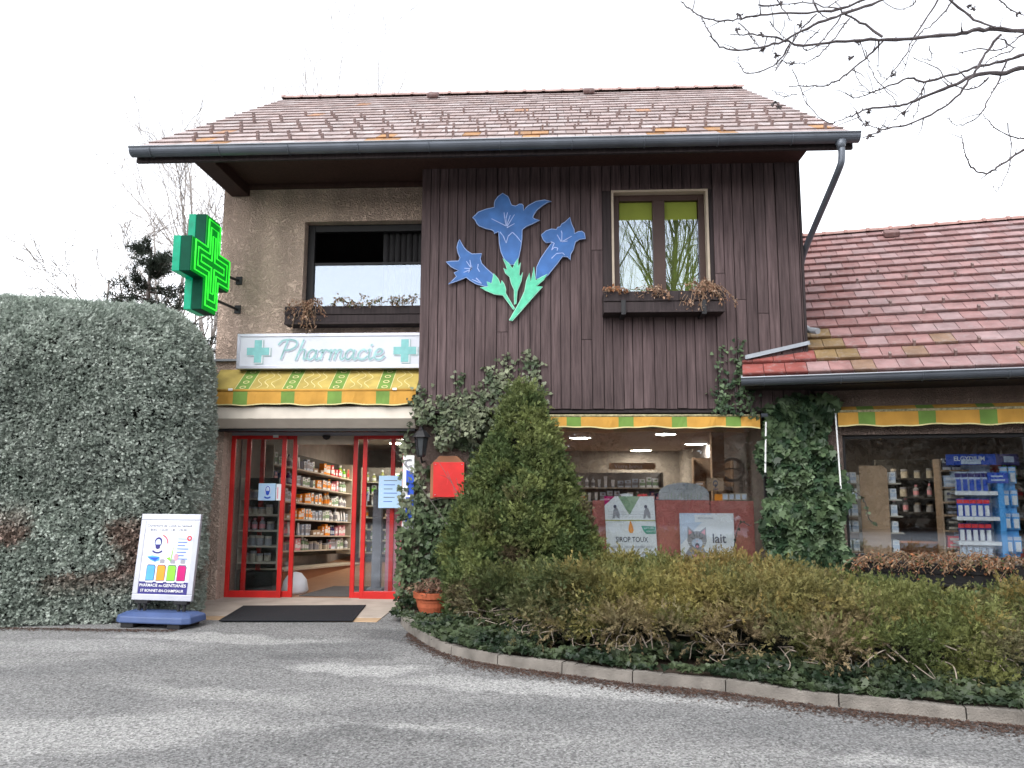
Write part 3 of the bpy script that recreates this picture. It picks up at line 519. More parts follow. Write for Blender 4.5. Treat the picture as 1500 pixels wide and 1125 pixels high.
b.prism([p0+(0, .03, 0), p1+(0, .03, 0), p1+up*.05+(0, .03, 0), p0+up*.05+(0, .03, 0)], (0, .012, 0)); b.prism([p0+(0, -.005, -.012), p1+(0, -.005, -.006), p1+(0, .03, 0), p0+(0, .03, 0)], (0, 0, .008)); b.build('flashing', 'zinc_light', aroof)
fr = MB(A); fr.box(1.12, 1.16, .36, .42, .70, 2.30); fr.box(5.36, 5.4, .36, .42, .7, 2.3); fr.box(1.16, 5.36, .36, .42, .70, .74); fr.box(1.16, 5.36, .36, .42, 2.25, 2.30); aw = fr.build('shop_window', 'frame_dark', annex, bevel=.004)
b = MB(A); b.box(1.15, 5.37, .385, .391, .73, 2.26); b.build('glass_pane', 'shopglass', aw)
b = MB(A); b.box(1.0, 5.45, .22, .31, .66, .70); b.build('window_sill', 'kerb', annex)

# ------------------------------------------------------------------ signs, awnings, lamp, planters on the fronts
# the long shop sign over the door
y0 = .26; sx0, sz1 = F(348, 489, y0)[[0, 2]]; sz0 = F(400, 540, y0)[2]; sx1 = -1.875; SH = sz1-sz0; SW = sx1-sx0
sg = thing('shop_sign', 'long pale illuminated box sign lettered Pharmacie above the yellow awning', 'sign', (sx0+SW/2, .4, sz0))
b = MB(); b.box(sx0, sx1, y0+.03, .498, sz0, sz1); fb = .045
b.box(sx0, sx1, y0, y0+.03, sz1-fb, sz1); b.box(sx0, sx1, y0, y0+.03, sz0, sz0+fb); b.box(sx0, sx0+fb, y0, y0+.03, sz0+fb, sz1-fb); b.box(sx1-fb, sx1, y0, y0+.03, sz0+fb, sz1-fb)
b.build('sign_case', 'alu', sg, bevel=.004)
f = Face((sx0+fb, y0+.012, sz0+fb), (1, 0, 0), (0, 0, 1)); FWd, FHt = SW-2*fb, SH-2*fb; f.board(FWd, FHt, .015, 'signface'); f.build('sign_face', sg)
def cross2(f, cx, cy, a, wd, m, h): f.poly([(cx-wd, cy-a), (cx+wd, cy-a), (cx+wd, cy-wd), (cx+a, cy-wd), (cx+a, cy+wd), (cx+wd, cy+wd), (cx+wd, cy+a), (cx-wd, cy+a), (cx-wd, cy+wd), (cx-a, cy+wd), (cx-a, cy-wd), (cx-wd, cy-wd)], m, h)
def sx(px): return F(px, 515, y0)[0]-sx0-fb
for px in (378, 593):
    f = Face((sx0+fb, y0+.012, sz0+fb), (1, 0, 0), (0, 0, 1)); cx = sx(px)
    cross2(f, cx+.02, FHt*.49-.012, .178, .064, 'mintrim', 3); cross2(f, cx+.012, FHt*.49-.006, .170, .056, 'paper', 5); cross2(f, cx, FHt*.49, .165, .055, 'mint', 7); f.build('green_cross', sg)
# brush-script word drawn as strokes
ST = {'P': ([[(0, .05), (.12, .5), (.26, 1.0)], [(-.12, .80), (.05, 1.0), (.35, 1.06), (.62, .95), (.60, .70), (.36, .52), (.16, .5)]], .62),
 'h': ([[(0, 0), (.16, .55), (.30, 1.02)], [(.06, .25), (.22, .5), (.36, .5), (.34, .25), (.32, .04), (.44, .06)]], .46),
 'a': ([[(.36, .42), (.22, .52), (.06, .36), (.02, .1), (.14, .0), (.30, .18), (.40, .48)], [(.40, .48), (.34, .12), (.40, .0), (.52, .1)]], .52),
 'r': ([[(.0, .42), (.12, .5), (.08, .2), (.03, 0)], [(.10, .3), (.22, .5), (.36, .46)]], .38),
 'm': ([[(.0, .42), (.10, .5), (.07, .2), (.02, 0)], [(.09, .3), (.22, .5), (.30, .44), (.26, .18), (.22, 0)], [(.28, .3), (.42, .5), (.52, .44), (.47, .12), (.54, .0), (.64, .1)]], .66),
 'c': ([[(.36, .40), (.26, .52), (.08, .38), (.02, .14), (.12, .0), (.28, .03), (.40, .16)]], .40),
 'i': ([[(.04, .46), (.12, .5), (.06, .14), (.12, .0), (.24, .1)], [(.15, .72), (.19, .76)]], .27),
 'e': ([[(.05, .24), (.24, .28), (.35, .40), (.30, .52), (.18, .52), (.06, .36), (.02, .14), (.12, .0), (.28, .02), (.42, .16)]], .42)}
f = Face((sx0+fb, y0+.012, sz0+fb), (1, 0, 0), (0, 0, 1)); tx0, tx1 = sx(411), sx(562); tot = sum(ST[c][1] for c in 'Pharmacie'); kx = (tx1-tx0)/tot; ky = FHt*.66; X = 0
for c in 'Pharmacie':
    for sidx, stt in enumerate(ST[c][0]):
        pts = [(tx0 + (X+.02+p[0])*kx, FHt*.20 + p[1]*ky) for p in stt]; L = [tuple(q[:2]) for q in smooth_line([(a, b_, 0) for a, b_ in pts], 4)] if len(pts) > 2 else pts
        f.line([(a+.010, b_-.010) for a, b_ in L], .036, 'palegrey', 3); f.line([(a+.005, b_-.004) for a, b_ in L], .034, 'palep', 4); f.line(L, .024, 'mintpale', 6)
    X += ST[c][1]
f.build('lettering', sg)
b = MB(); b.box(-5.0, sx0, .44, .498, 3.42, 3.45); b.build('cable_duct', 'zinc_light', main)

# awnings
def stripes(x0, x1, greens):
    cuts = [(x0, 'o')]; out = []; e = x0
    for a, c in greens: out += [(e, a, 0), (a, c, 1)]; e = c
    out.append((e, x1, 0)); return [(max(a, x0), min(c, x1), k) for a, c, k in out if c > x0 and a < x1]
def awning(name, label, xf, origin, x0, x1, yb, zb, yf, zf, zv, greens, pattern=False, mats=('aw_y', 'aw_g')):
    t = thing(name, label, 'awning', tuple(origin), 'striped awnings over the shop front')
    cl = MB(xf); va = MB(xf); N = 10
    for a, c, k in stripes(x0, x1, greens):
        nx = max(1, int((c-a)/.06))
        for i in range(nx):
            p, q = a+(c-a)*i/nx, a+(c-a)*(i+1)/nx
            dyp, dyq = [.012*math.sin(v*9)+.008*math.sin(v*23+1) for v in (p, q)]
            cl.add([(p, yf, zf), (q, yf, zf), (q, yb, zb), (p, yb, zb)], [(0, 1, 2, 3)], k)
            zp, zq = [zv + .010*math.sin(v*6.1)+.006*math.sin(v*15) for v in (p, q)]
            va.add([(p, yf-.012+dyp, zp), (q, yf-.012+dyq, zq), (q, yf-.012, zf-.01), (p, yf-.012, zf-.01)], [(0, 1, 2, 3)], k)
            va.add([(p, yf-.014+dyp, zp-.008), (q, yf-.014+dyq, zq-.008), (q, yf-.016+dyq, zq+.008), (p, yf-.016+dyp, zp+.008)], [(0, 1, 2, 3)], 2)
    o = cl.build('canopy', list(mats) + ['aw_line'], t); o.modifiers.new('cloth', 'SOLIDIFY').thickness = .004
    va.build('valance', ['aw_o', 'aw_g', 'aw_line'], t)
    b = MB(xf); b.tube([(x0, yf, zf), (x1, yf, zf)], .020, 8); b.build('front_bar', 'aw_o' if pattern else 'aw_dirt', t, smooth=True)
    return t
yb, yf = .44, -.02; ax0 = F(301, 572, yf)[0]; az = F(400, 572, yf)[2]; azv = F(400, 592.5, yf)[2]; azb = F(450, 541, yb)[2]; g1 = [(F(a, 580, yf)[0], F(c, 580, yf)[0]) for a, c in ((342, 363), (412, 432), (480, 501), (551, 571))]
t1 = awning('door_awning', 'slanted yellow and green striped awning above the red sliding doors', None, (ax0+1.4, .4, azv), ax0, -1.9, yb, azb, yf, az, azv, g1, True)
# stitched pattern printed on the cloth: rings on the green bands, wavy loops on the yellow
dvec = np.array([0, yb-yf, azb-az]); f = Face((ax0, yf, az), (1, 0, 0), dvec); LL = np.linalg.norm(dvec); f.lift = .004
for a, c in g1:
    m_ = (a+c)/2-ax0
    for q in range(4): f.ring(m_ + (random.random()-.5)*.02, LL*(.14+.24*q), .045, .038, .012, 'aw_line', 1.2, n=14)
    f.line([(a-ax0-.0, 0), (a-ax0, LL)], .008, 'aw_line', 1); f.line([(c-ax0, 0), (c-ax0, LL)], .008, 'aw_line', 1)
for k in range(len(g1)):
    c0 = g1[k][1]-ax0; 
    for q in range(3):
        w0 = c0 + .10 + q*.11
        if w0+.1 > -1.9-ax0: continue
        pts = [(w0 + .045*math.sin(j*1.1+q), LL*(.12 + .78*j/9)) for j in range(10)]; f.line([tuple(p_[:2]) for p_ in smooth_line([(a_, b_, 0) for a_, b_ in pts], 3)], .009, 'aw_line', 1)
f.build('printed_pattern', t1)
b = MB()
for px in (337, 578): xx = F(px, 573, yf-.03)[0]; b.box(xx-.03, xx+.03, yf-.035, yf+.0, az-.005, az+.028)
b.build('bar_clip', 'white', t1, bevel=.006)
# cream roller-shutter housing below it
hx0, hx1 = F(303, 610, .02)[0], -1.92; ht, hm, hb = F(400, 594, .06)[2], F(400, 613, .02)[2], F(400, 627, .10)[2]
sh = thing('shutter_housing', 'cream metal roller shutter housing over the door', 'shutter', ((hx0+hx1)/2, .4, hb))
b = MB(); b.prism([(hx0, .08, ht), (hx0, .02, ht-.03), (hx0, .02, hm), (hx0, .16, hb), (hx0, .498, hb), (hx0, .498, ht)], (hx1-hx0, 0, 0)); b.build('housing', 'cream', sh, bevel=.006)
b = MB(); b.box(hx0+.05, hx1-.02, .18, .498, hb-.035, hb-.002); b.build('guide_slot', 'black', sh)
b = MB(); b.box(-5.0, -4.745, .36, .50, -.02, hb-.03); b.build('pier_face', 'stucco', main, bevel=.01)
# awnings over the shop windows
yf = -.04; x0 = F(800, 615, yf)[0]-.35; x1 = F(1113, 615, yf)[0]
g2 = [(F(a, 615, yf)[0], F(c, 615, yf)[0]) for a, c in ((757, 777), (830, 851), (906, 928), (984, 1006), (1063, 1085))]
t2 = awning('window_awning', 'rolled striped awning with a mossy bar under the timber cladding', None, ((x0+x1)/2, .29, 2.45), x0, x1, .20, 2.602, yf, F(950, 609, yf)[2], F(950, 626, yf)[2], g2)
b = MB(); b.tube([(x1+.02, yf, 2.56), (x1+.10, yf, 2.56)], .03, 8); b.build('end_cap', 'zinc', t2)
b = MB(); p = F(1122, 618, -.07); q = F(1121, 692, -.07); b.tube([p, q], .012, 6); b.build('crank_rod', 'white', t2)
s0, zt2 = AF(1227, 606, .12); s1 = 5.5; zv2 = AF(1300, 623, .12)[1]; zb2 = AF(1300, 598, .12)[1]
g3 = [(AF(a, 612, .12)[0], AF(c, 612, .12)[0]) for a, c in ((1257, 1282), (1345, 1371), (1435, 1461))] + [(3.63, 3.81), (4.3, 4.5)]
t3 = awning('window_awning', 'rolled orange and green striped awning on the annex under the zinc gutter', A, A(3, .3, 2.5), s0, s1, .29, zb2+.05, .12, zb2-.03, zv2, g3, mats=('aw_o', 'aw_g'))
b = MB(A); b.tube([(s0-.03, .10, zb2), (s0-.01, .10, 1.55)], .011, 6); b.tube([(s0-.03, .10, zb2+.01), (s0-.03, .28, zb2+.01)], .014, 6); b.build('crank_rod', 'white', t3)

# neon pharmacy cross on the corner
CXF = -4.72; ya, yc = .20, -.98; cc = (ya+yc)/2
czt, czb = F(302, 312, yc+.35)[2], F(300, 452, yc+.35)[2]; cz = (czt+czb)/2; ca = (czt-czb)/2; cwid = ca*.36; cay = (ya-yc)/2
cr = thing('pharmacy_cross', 'glowing green neon cross sticking out from the house corner', 'cross sign', (CXF-.15, .5, cz))
def crossy(a, wd, ay=None):
    ay = ay or a; k = ay/a
    return [(y*k, z) for y, z in [(-wd, -a), (wd, -a), (wd, -wd), (a, -wd), (a, wd), (wd, wd), (wd, a), (-wd, a), (-wd, wd), (-a, wd), (-a, -wd), (-wd, -wd)]]
b = MB(); b.prism([(CXF-.155, cc+y, cz+z) for y, z in crossy(ca, cwid, cay)], (.14, 0, 0)); b.build('case', 'crossdark', cr, bevel=.008)
b = MB(); b.prism([(CXF-.015, cc+y, cz+z) for y, z in crossy(ca*.985, cwid*.96, cay*.985)], (.012, 0, 0)); b.build('front_face', 'crossface', cr)
b = MB(); b.prism([(CXF-.26, cc+y, cz+z) for y, z in crossy(ca, cwid, cay)], (.10, 0, 0)); b.build('side_panel', 'crossside', cr, bevel=.004)
b = MB()
for q, (aa, ww) in enumerate(((.90, .84), (.76, .52), (.60, .20))):
    P_ = crossy(ca*aa, cwid*ww, cay*aa); P_ = [(CXF+.02, cc+y, cz+z) for y, z in P_]; b.tube(P_ + [P_[0], P_[1]], .011, 6)
b.build('neon_tube', 'neon', cr, smooth=True)
for z in (cz+.02, cz-.42):
    b = MB(); b.tube([(CXF-.06, ya-.02 if z > cz-.1 else cc+cwid, z), (CXF+.02, .48, z)], .02, 6); b.box(CXF-.02, CXF+.07, .47, .50, z-.06, z+.06); b.build('wall_bracket', 'black', cr)

# gentian flower emblem on the boards
def em(pts, y): return [F(630+x/4.892, 260+z/4.892, y) for x, z in pts]
def curve2(pts, sub=2): return pts
BL1 = [(303,286),(322,268),(345,245),(400,224),(458,212),(458,185),(463,165),(485,135),(520,110),(560,135),(572,160),(578,178),(585,195),(610,202),(622,198),(638,188),(660,188),(670,200),(672,235),(685,215),(705,197),(760,168),(820,158),(870,170),(840,180),(805,202),(770,230),(748,260),(738,285),(750,295),(787,305),(740,330),(690,352),(662,372),(660,440),(652,500),(640,560),(632,590),(610,625),(560,625),(525,577),(505,530),(494,470),(490,405),(488,388),(460,403),(455,385),(440,376),(400,368),(350,348),(330,325),(322,305)]
CA1 = [(520,578),(545,640),(550,662),(525,648),(537,685),(568,712),(580,762),(600,805),(602,910),(618,905),(626,815),(642,775),(655,740),(665,678),(645,708),(640,690),(650,608),(632,640),(632,575),(606,612),(590,650),(565,612)]
BL2 = [(113,603),(150,597),(203,596),(212,575),(197,540),(190,500),(198,465),(212,442),(230,475),(245,500),(265,522),(300,545),(370,543),(362,580),(370,612),(400,645),(450,690),(475,745),(420,785),(395,782),(330,765),(285,738),(258,717),(215,735),(130,765),(160,735),(187,708),(170,682),(203,665),(175,655),(148,640),(130,622)]
CA2 = [(357,787),(415,780),(405,745),(440,757),(455,685),(490,725),(507,765),(513,735),(535,765),(545,800),(543,828),(608,938),(596,948),(520,845),(460,838),(400,812)]
BL3 = [(795,410),(830,380),(870,366),(905,370),(912,355),(932,350),(940,333),(965,318),(1003,283),(1015,330),(1035,372),(1035,400),(1060,386),(1088,382),(1108,398),(1115,438),(1070,445),(1042,463),(1035,490),(1030,515),(1010,548),(1005,590),(985,570),(950,567),(910,620),(850,695),(805,735),(755,722),(762,640),(790,580),(830,520),(872,465),(830,468),(808,445)]
CA3 = [(565,1022),(590,1028),(650,960),(720,880),(808,782),(762,778),(815,735),(842,690),(790,715),(757,735),(745,638),(733,690),(722,745),(712,682),(688,740),(675,815),(640,890)]
emb = thing('flower_emblem', 'painted cut-out of three blue gentian flowers on the timber cladding', 'wall emblem', tuple(F(745, 380, -.05)))
def off(pts, k):
    c = np.mean(pts, 0); n = len(pts); out = []; ar = sum(pts[i][0]*pts[(i+1) % n][1]-pts[(i+1) % n][0]*pts[i][1] for i in range(n)); sgn = 1 if ar > 0 else -1
    for i in range(n):
        t = np.array(pts[(i+1) % n], float)-np.array(pts[i-1], float); t /= np.linalg.norm(t)+1e-9; out.append((pts[i][0]-sgn*t[1]*k, pts[i][1]+sgn*t[0]*k))
    return out
STM = {0: [[(545,350),(535,290),(530,250)], [(548,345),(575,270)], [(552,350),(605,265)], [(540,345),(440,295)], [(550,360),(605,330)], [(545,340),(545,290),(555,250)], [(500,390),(525,420),(545,470),(560,420),(590,392),(620,420),(655,465)]],
 1: [[(295,650),(260,600)], [(295,650),(285,590)], [(298,655),(245,650)], [(300,640),(275,680)], [(345,620),(340,650),(355,675)], [(300,655),(240,680)], [(330,720),(370,760),(300,730)]],
 2: [[(940,460),(910,410)], [(943,455),(945,400),(940,380)], [(945,460),(1015,420)], [(945,460),(985,455)], [(865,460),(890,470),(870,520),(890,500),(915,505),(910,525)], [(870,580),(905,545),(950,540),(965,555)]]}
for k, (pp, gp) in enumerate(((BL1, CA1), (BL2, CA2), (BL3, CA3))):
    d = np.array([0, .03, 0])
    b = MB(); b.prism(em(pp, -.085), d); bo = b.build('blossom', 'bluerim', emb)
    b = MB(); b.poly(em(off(pp, 5), -.088)); b.build('blue_paint', 'blue', bo)
    b = MB(); b.prism(em(gp, -.092), d*.9); co = b.build('calyx', 'greenrim', emb)
    b = MB(); b.poly(em(off(gp, 4), -.095)); b.build('green_paint', 'green', co)
    b = MB()
    for ln in STM[k]:
        P_ = em(ln, -.0915)
        for p, q in zip(P_, P_[1:]):
            dd = unit(q-p); s_ = np.array([-dd[2], 0, dd[0]])*.007; b.poly([p-s_, q-s_*.6, q+s_*.6, p+s_])
    b.build('stamen_lines', 'stamen', bo)
b = MB()
for px, py in ((745, 350), (690, 390), (820, 350)): p = F(px, py, -.055); b.box(p[0]-.02, p[0]+.02, -.056, -.02, p[2]-.02, p[2]+.02)
b.build('wall_spacer', 'darkwood', emb)

# window boxes
def planter(name, label, x0, x1, z0, z1, yf, yb, xf=None, brackets=(), m='darkwood', loc=None):
    t = thing(name, label, 'window box', loc or ((x0+x1)/2, yb, z0)); h = z1-z0; b = MB(xf)
    b.box(x0, x1, yf, yf+.022, z0+h*.52, z1); b.box(x0, x1, yf+.014, yf+.036, z0+.02, z0+h*.50); b.box(x0, x1, yf+.0, yb, z0-.012, z0+.018)
    b.box(x0, x0+.022, yf+.036, yb, z0+.02, z1); b.box(x1-.022, x1, yf+.036, yb, z0+.02, z1); b.box(x0+.022, x1-.022, yb-.022, yb, z0+.02, z1); b.build('box', m, t, bevel=.004)
    b = MB(xf); b.box(x0+.03, x1-.03, yf+.04, yb-.03, z0+.03, z1-.03); b.build('soil', 'soil', t)
    for c in brackets:
        b = MB(xf); b.box(c-.03, c+.03, yf-.02, yf-.001, z0-.02, z0+h*.55); b.box(c-.03, c+.03, yf-.02, yb, z0-.045, z0-.013); b.build('bracket', 'black', t, bevel=.003)
    return t
yq = -.34; bx0, bz1 = F(884, 427, yq)[[0, 2]]; bx1, bz0 = F(1062, 455, yq)[[0, 2]]
pb1 = planter('window_box', 'dark wooden window box on the timber cladding under the window', bx0, bx1, bz0, bz1, yq, -.04, brackets=(F(913, 440, yq)[0], F(1031, 440, yq)[0]))
yq = .20; cx0, cz1 = F(417, 449, yq)[[0, 2]]; cz0 = F(417, 474, yq)[2]
pb2 = planter('window_box', 'dark wooden window box against the stucco above the shop sign', cx0, -1.87, cz0, cz1, yq, .48)
s0, pz1 = AF(1330, 824, .0); pz0 = AF(1330, 856, 0)[1]
pb3 = planter('window_box', 'long black window box below the annex window half buried in dead stems', 1.12, 5.3, pz0, pz1, .0, .28, A, m='frame_dark', loc=tuple(A(3, .2, pz0)))

# wall lantern, red plaque, white-blue banner, small vent strip
lx, lz = F(617, 648, -.02)[[0, 2]]; lp = thing('wall_lantern', 'small black wall lantern among the ivy beside the door', 'lantern', (lx, .3, lz))
b = MB(); b.lathe((lx, -.02, lz+.07), [(.135, 0), (.12, .02), (.065, .085), (.022, .115), (.014, .16), (.0, .17)], 6); b.lathe((lx, -.02, lz-.20), [(.05, 0), (.06, .02), (.06, .03)], 6)
for j in range(6): a = 2*math.pi*j/6; b.tube([(lx+.058*math.cos(a), -.02+.058*math.sin(a), lz-.18), (lx+.092*math.cos(a), -.02+.092*math.sin(a), lz+.07)], .007, 4)
b.build('cage', 'black', lp); b = MB(); b.lathe((lx, -.02, lz-.17), [(.05, 0), (.088, .235)], 6); b.build('lantern_glass', 'lantern_glass', lp)
b = MB(); b.tube([(lx, -.02, lz-.2), (lx, .08, lz-.27), (lx, .29, lz-.25)], .014, 6); b.build('arm', 'black', lp)
y_ = .10; q0 = F(634, 728, y_); q1 = F(680, 677, y_); pq = thing('red_plaque', 'square red enamel plaque on a wooden board among the ivy', 'plaque', ((q0[0]+q1[0])/2, .25, q0[2]))
b = MB(); c0, c1 = F(630, 730, .13), F(678, 668, .13); b.prism([c0, (c1[0]+.02, .13, c0[2]), (c1[0]+.02, .13, c1[2]-.1), (c1[0]-.08, .13, c1[2]), (c0[0]+.12, .13, c1[2]), (c0[0], .13, c1[2]-.12)], (0, .17, 0)); b.build('backing_board', 'plinth', pq)
f = Face(q0, (1, 0, 0), (0, 0, 1)); wdt, hgt = q1[0]-q0[0], q1[2]-q0[2]; f.board(wdt, hgt, .012, 'red'); f.line([(wdt*.45, hgt*.35), (wdt*.5, hgt*.6), (wdt*.62, hgt*.7)], .008, 'redp', 1); f.build('enamel_plate', pq, bevel=.002)
b = MB()
for a_ in (.03, wdt-.03):
    for c_ in (.03, hgt-.03): b.lathe((q0[0]+a_, y_-.0, q0[2]+c_), [(.009, -.004), (.009, .004)], 8)
b.build('screws', 'alu', pq)
n0, n1 = F(588, 779, .24), F(601, 667, .24); f = Face(n0, (1, 0, 0), (0, 0, 1)); wb, hb_ = .16, n1[2]-n0[2]; f.board(wb, hb_, .02, 'white'); f.poly([(.05, .12), (wb, .1), (wb, hb_-.25), (.05, hb_-.2)], 'bluep', 1)
f.text('C', .03, hb_-.17, .10, .12, 'greyp', 2, .02); f.text('L', .05, hb_*.45, .08, .16, 'white', 2, .02); f.text('O', .02, .02, .10, .11, 'greyp', 2, .02)
f.build('banner', None, label='narrow white and blue upright panel behind ivy at the door', cat='banner')
b = MB(); p = F(640, 628, .2); b.box(p[0], p[0]+.25, .18, .3, p[2]-.02, p[2]+.02); b.build('vent_strip', 'white', label='short white strip on the wall above the red plaque', cat='trim strip')

# A-frame pavement sign on its blue water base
O = G(221, 922); O = np.array([O[0], O[1]+.23, 0]); asg = thing('pavement_sign', 'white framed poster stand on a blue base by the hedge', 'sign', tuple(O))
rz = R(-7); ex = np.array([math.cos(rz), math.sin(rz), 0]); ey = np.array([-ex[1], ex[0], 0]); ez = np.array([0, 0, 1.]); lean = R(6)
def S(x, y, z): return O + ex*x + ey*y + ez*z
b = MB(S); prof = [(-.47, -.16), (-.39, -.22), (.39, -.22), (.47, -.16), (.47, .16), (.39, .22), (-.39, .22), (-.47, .16)]
b.add([(x, y, .055) for x, y in prof] + [(x*.98, y*.95, .13) for x, y in prof] + [(x*.84, y*.5, .165) for x, y in prof], [tuple(range(8))[::-1]] + [(r*8+i, r*8+(i+1) % 8, r*8+8+(i+1) % 8, r*8+8+i) for r in (0, 1) for i in range(8)] + [tuple(range(16, 24))])
base = b.build('water_base', 'plasticblue', asg, bevel=.015, smooth=False)
b = MB(S)
for x in (-.3, .28): b.box(x-.08, x+.08, -.2, .2, 0, .06)
b.build('base_foot', 'black', asg, bevel=.01)
for x in (-.26, .24):
    b = MB(S)
    for d in (-.035, .035): b.tube([(x+d, .0, .15), (x+d, .005, .30)], .020, 8)
    b.box(x-.085, x+.085, -.03, .04, .245, .285); b.build('spring_post', 'black', asg, bevel=.005)
tv = ez*math.cos(lean) + ey*math.sin(lean); W_, H_ = .765, .985; FO = S(-W_/2-.0, -.03, .285)
f = Face(FO, ex, tv); th = .035; e = .07
for (a, c, d, g) in ((0, 0, W_, e), (0, H_-e, W_, e), (0, e, e, H_-2*e), (W_-e, e, e, H_-2*e)): f.mb.obox(f.p(a, c, -th), f.u*d, f.v*g, f.n*(th+.008), f.mi('alu'))
f.build('poster_frame', asg, bevel=.006)
f = Face(FO + f.u*e + f.v*e, ex, tv); w_, h_ = W_-2*e, H_-2*e; f.board(w_, h_, .02, 'paper')
f.rect(0, 0, w_, h_*.165, 'navy', 1)
f.text('PHARMACIE', .012, h_*.098, w_*.37, .034, 'white', 3, .012); f.text('des', .012+w_*.395, h_*.10, w_*.08, .024, 'white', 3, .012); f.text('GENTIANES', w_*.51, h_*.098, w_*.46, .034, 'white', 3, .012)
f.text('ST BONNET-EN-CHAMPSAUR', w_*.05, h_*.03, w_*.88, .030, 'white', 3, .012)
f.text('Ouverture de Lundi au Samedi', .02, h_*.905, w_*.92, .034, 'ink', 2); f.text('8h45 - 12h30 / 14h - 19h30', w_*.10, h_*.848, w_*.75, .030, 'ink', 2)
for k, (c_, m_) in enumerate(((.21, 'skyp'), (.425, 'orange'), (.64, 'lime'), (.845, 'magenta'))):
    x = w_*c_; q = .058; z0_ = h_*.175
    f.poly([(x-q, z0_), (x+q*.9, z0_+.004), (x+q, z0_+.16), (x+q*.7, z0_+.185), (x-q*.8, z0_+.185), (x-q, z0_+.16)], 'ink', 1); f.poly([(x-q*.88, z0_+.008), (x+q*.8, z0_+.010), (x+q*.86, z0_+.155), (x+q*.6, z0_+.175), (x-q*.7, z0_+.175), (x-q*.88, z0_+.155)], m_, 2)
    if k: f.rect(x-.03, z0_+.20, x+.03, z0_+.225, 'greyp', 2); f.disc(x, z0_+.235, .034, .014, 'greyp', 2)
    f.rect(x-.045, z0_-.018, x+.045, z0_-.004, 'white', 3)
f.rect(w_*.08, h_*.52, w_*.52, h_*.79, 'palep', 1); f.disc(w_*.30, h_*.66, .11, .11, 'paper', 2); f.disc(w_*.30, h_*.70, .05, .055, 'navy', 3); f.disc(w_*.30, h_*.685, .036, .045, 'palep', 4); f.poly([(w_*.245, h_*.665), (w_*.355, h_*.665), (w_*.34, h_*.615), (w_*.30, h_*.60), (w_*.26, h_*.615)], 'navy', 5)
f.ring(w_*.30, h_*.60, .075, .05, .02, 'navy', 3, 200, 340); f.ring(w_*.32, h_*.68, .115, .105, .012, 'redp', 3, 0, 70)
f.poly([(w_*.10, h_*.50), (w_*.2, h_*.515), (w_*.36, h_*.50), (w_*.36, h_*.45), (w_*.27, h_*.43), (w_*.17, h_*.455)], 'skyp', 2); f.poly([(w_*.12, h_*.49), (w_*.36, h_*.49), (w_*.28, h_*.44)], 'bluep', 3)
f.poly([(w_*.585, h_*.43), (w_*.60, h_*.43), (w_*.62, h_*.55), (w_*.625, h_*.66), (w_*.60, h_*.56)], 'lime', 2); f.poly([(w_*.50, h_*.48), (w_*.59, h_*.44), (w_*.57, h_*.50)], 'lime', 2)
f.poly([(w_*.66, h_*.435), (w_*.98, h_*.425), (w_*.99, h_*.785), (w_*.64, h_*.80)], 'palep', 1)
for k in range(7): f.rect(w_*.70, h_*(.74-.045*k), w_*(.93-.04*(k % 3)), h_*(.75-.045*k), 'bluep' if k else 'greyp', 2)
f.ring(w_*.93, h_*.755, .03, .03, .014, 'redp', 3); f.disc(w_*.70, h_*.50, .028, .04, 'pinkp', 3)
f.build('poster', asg)

# door mat, terracotta pot
b = MB(); q = [G(320, 912), G(517, 912), G(536, 889), G(356, 890)]; b.prism([p+np.array([0, 0, .014]) for p in q], (0, 0, .014)); mt = b.build('door_mat', 'rubber', bevel=.006, label='black ribbed rubber mat in front of the red sliding doors', cat='door mat')
P0 = G(630, 899, .07); P0[1] += .19; pot = thing('flower_pot', 'round terracotta pot with dead stems at the foot of the ivy', 'flower pot', tuple(P0))
b = MB(); b.lathe(P0, [(.165, 0), (.185, .05), (.19, .06), (.20, .12), (.205, .122), (.212, .17)], 28); b.build('pot_body', 'terra', pot, smooth=False)
b = MB(); b.lathe(P0, [(.225, .165), (.238, .17), (.243, .235), (.238, .24), (.215, .24), (.21, .20), (.05, .20)], 28); b.build('rim', 'terra', pot); b = MB(); b.lathe(P0, [(.20, .19), (.15, .215), (.02, .225)], 16); b.build('soil', 'soil', pot)

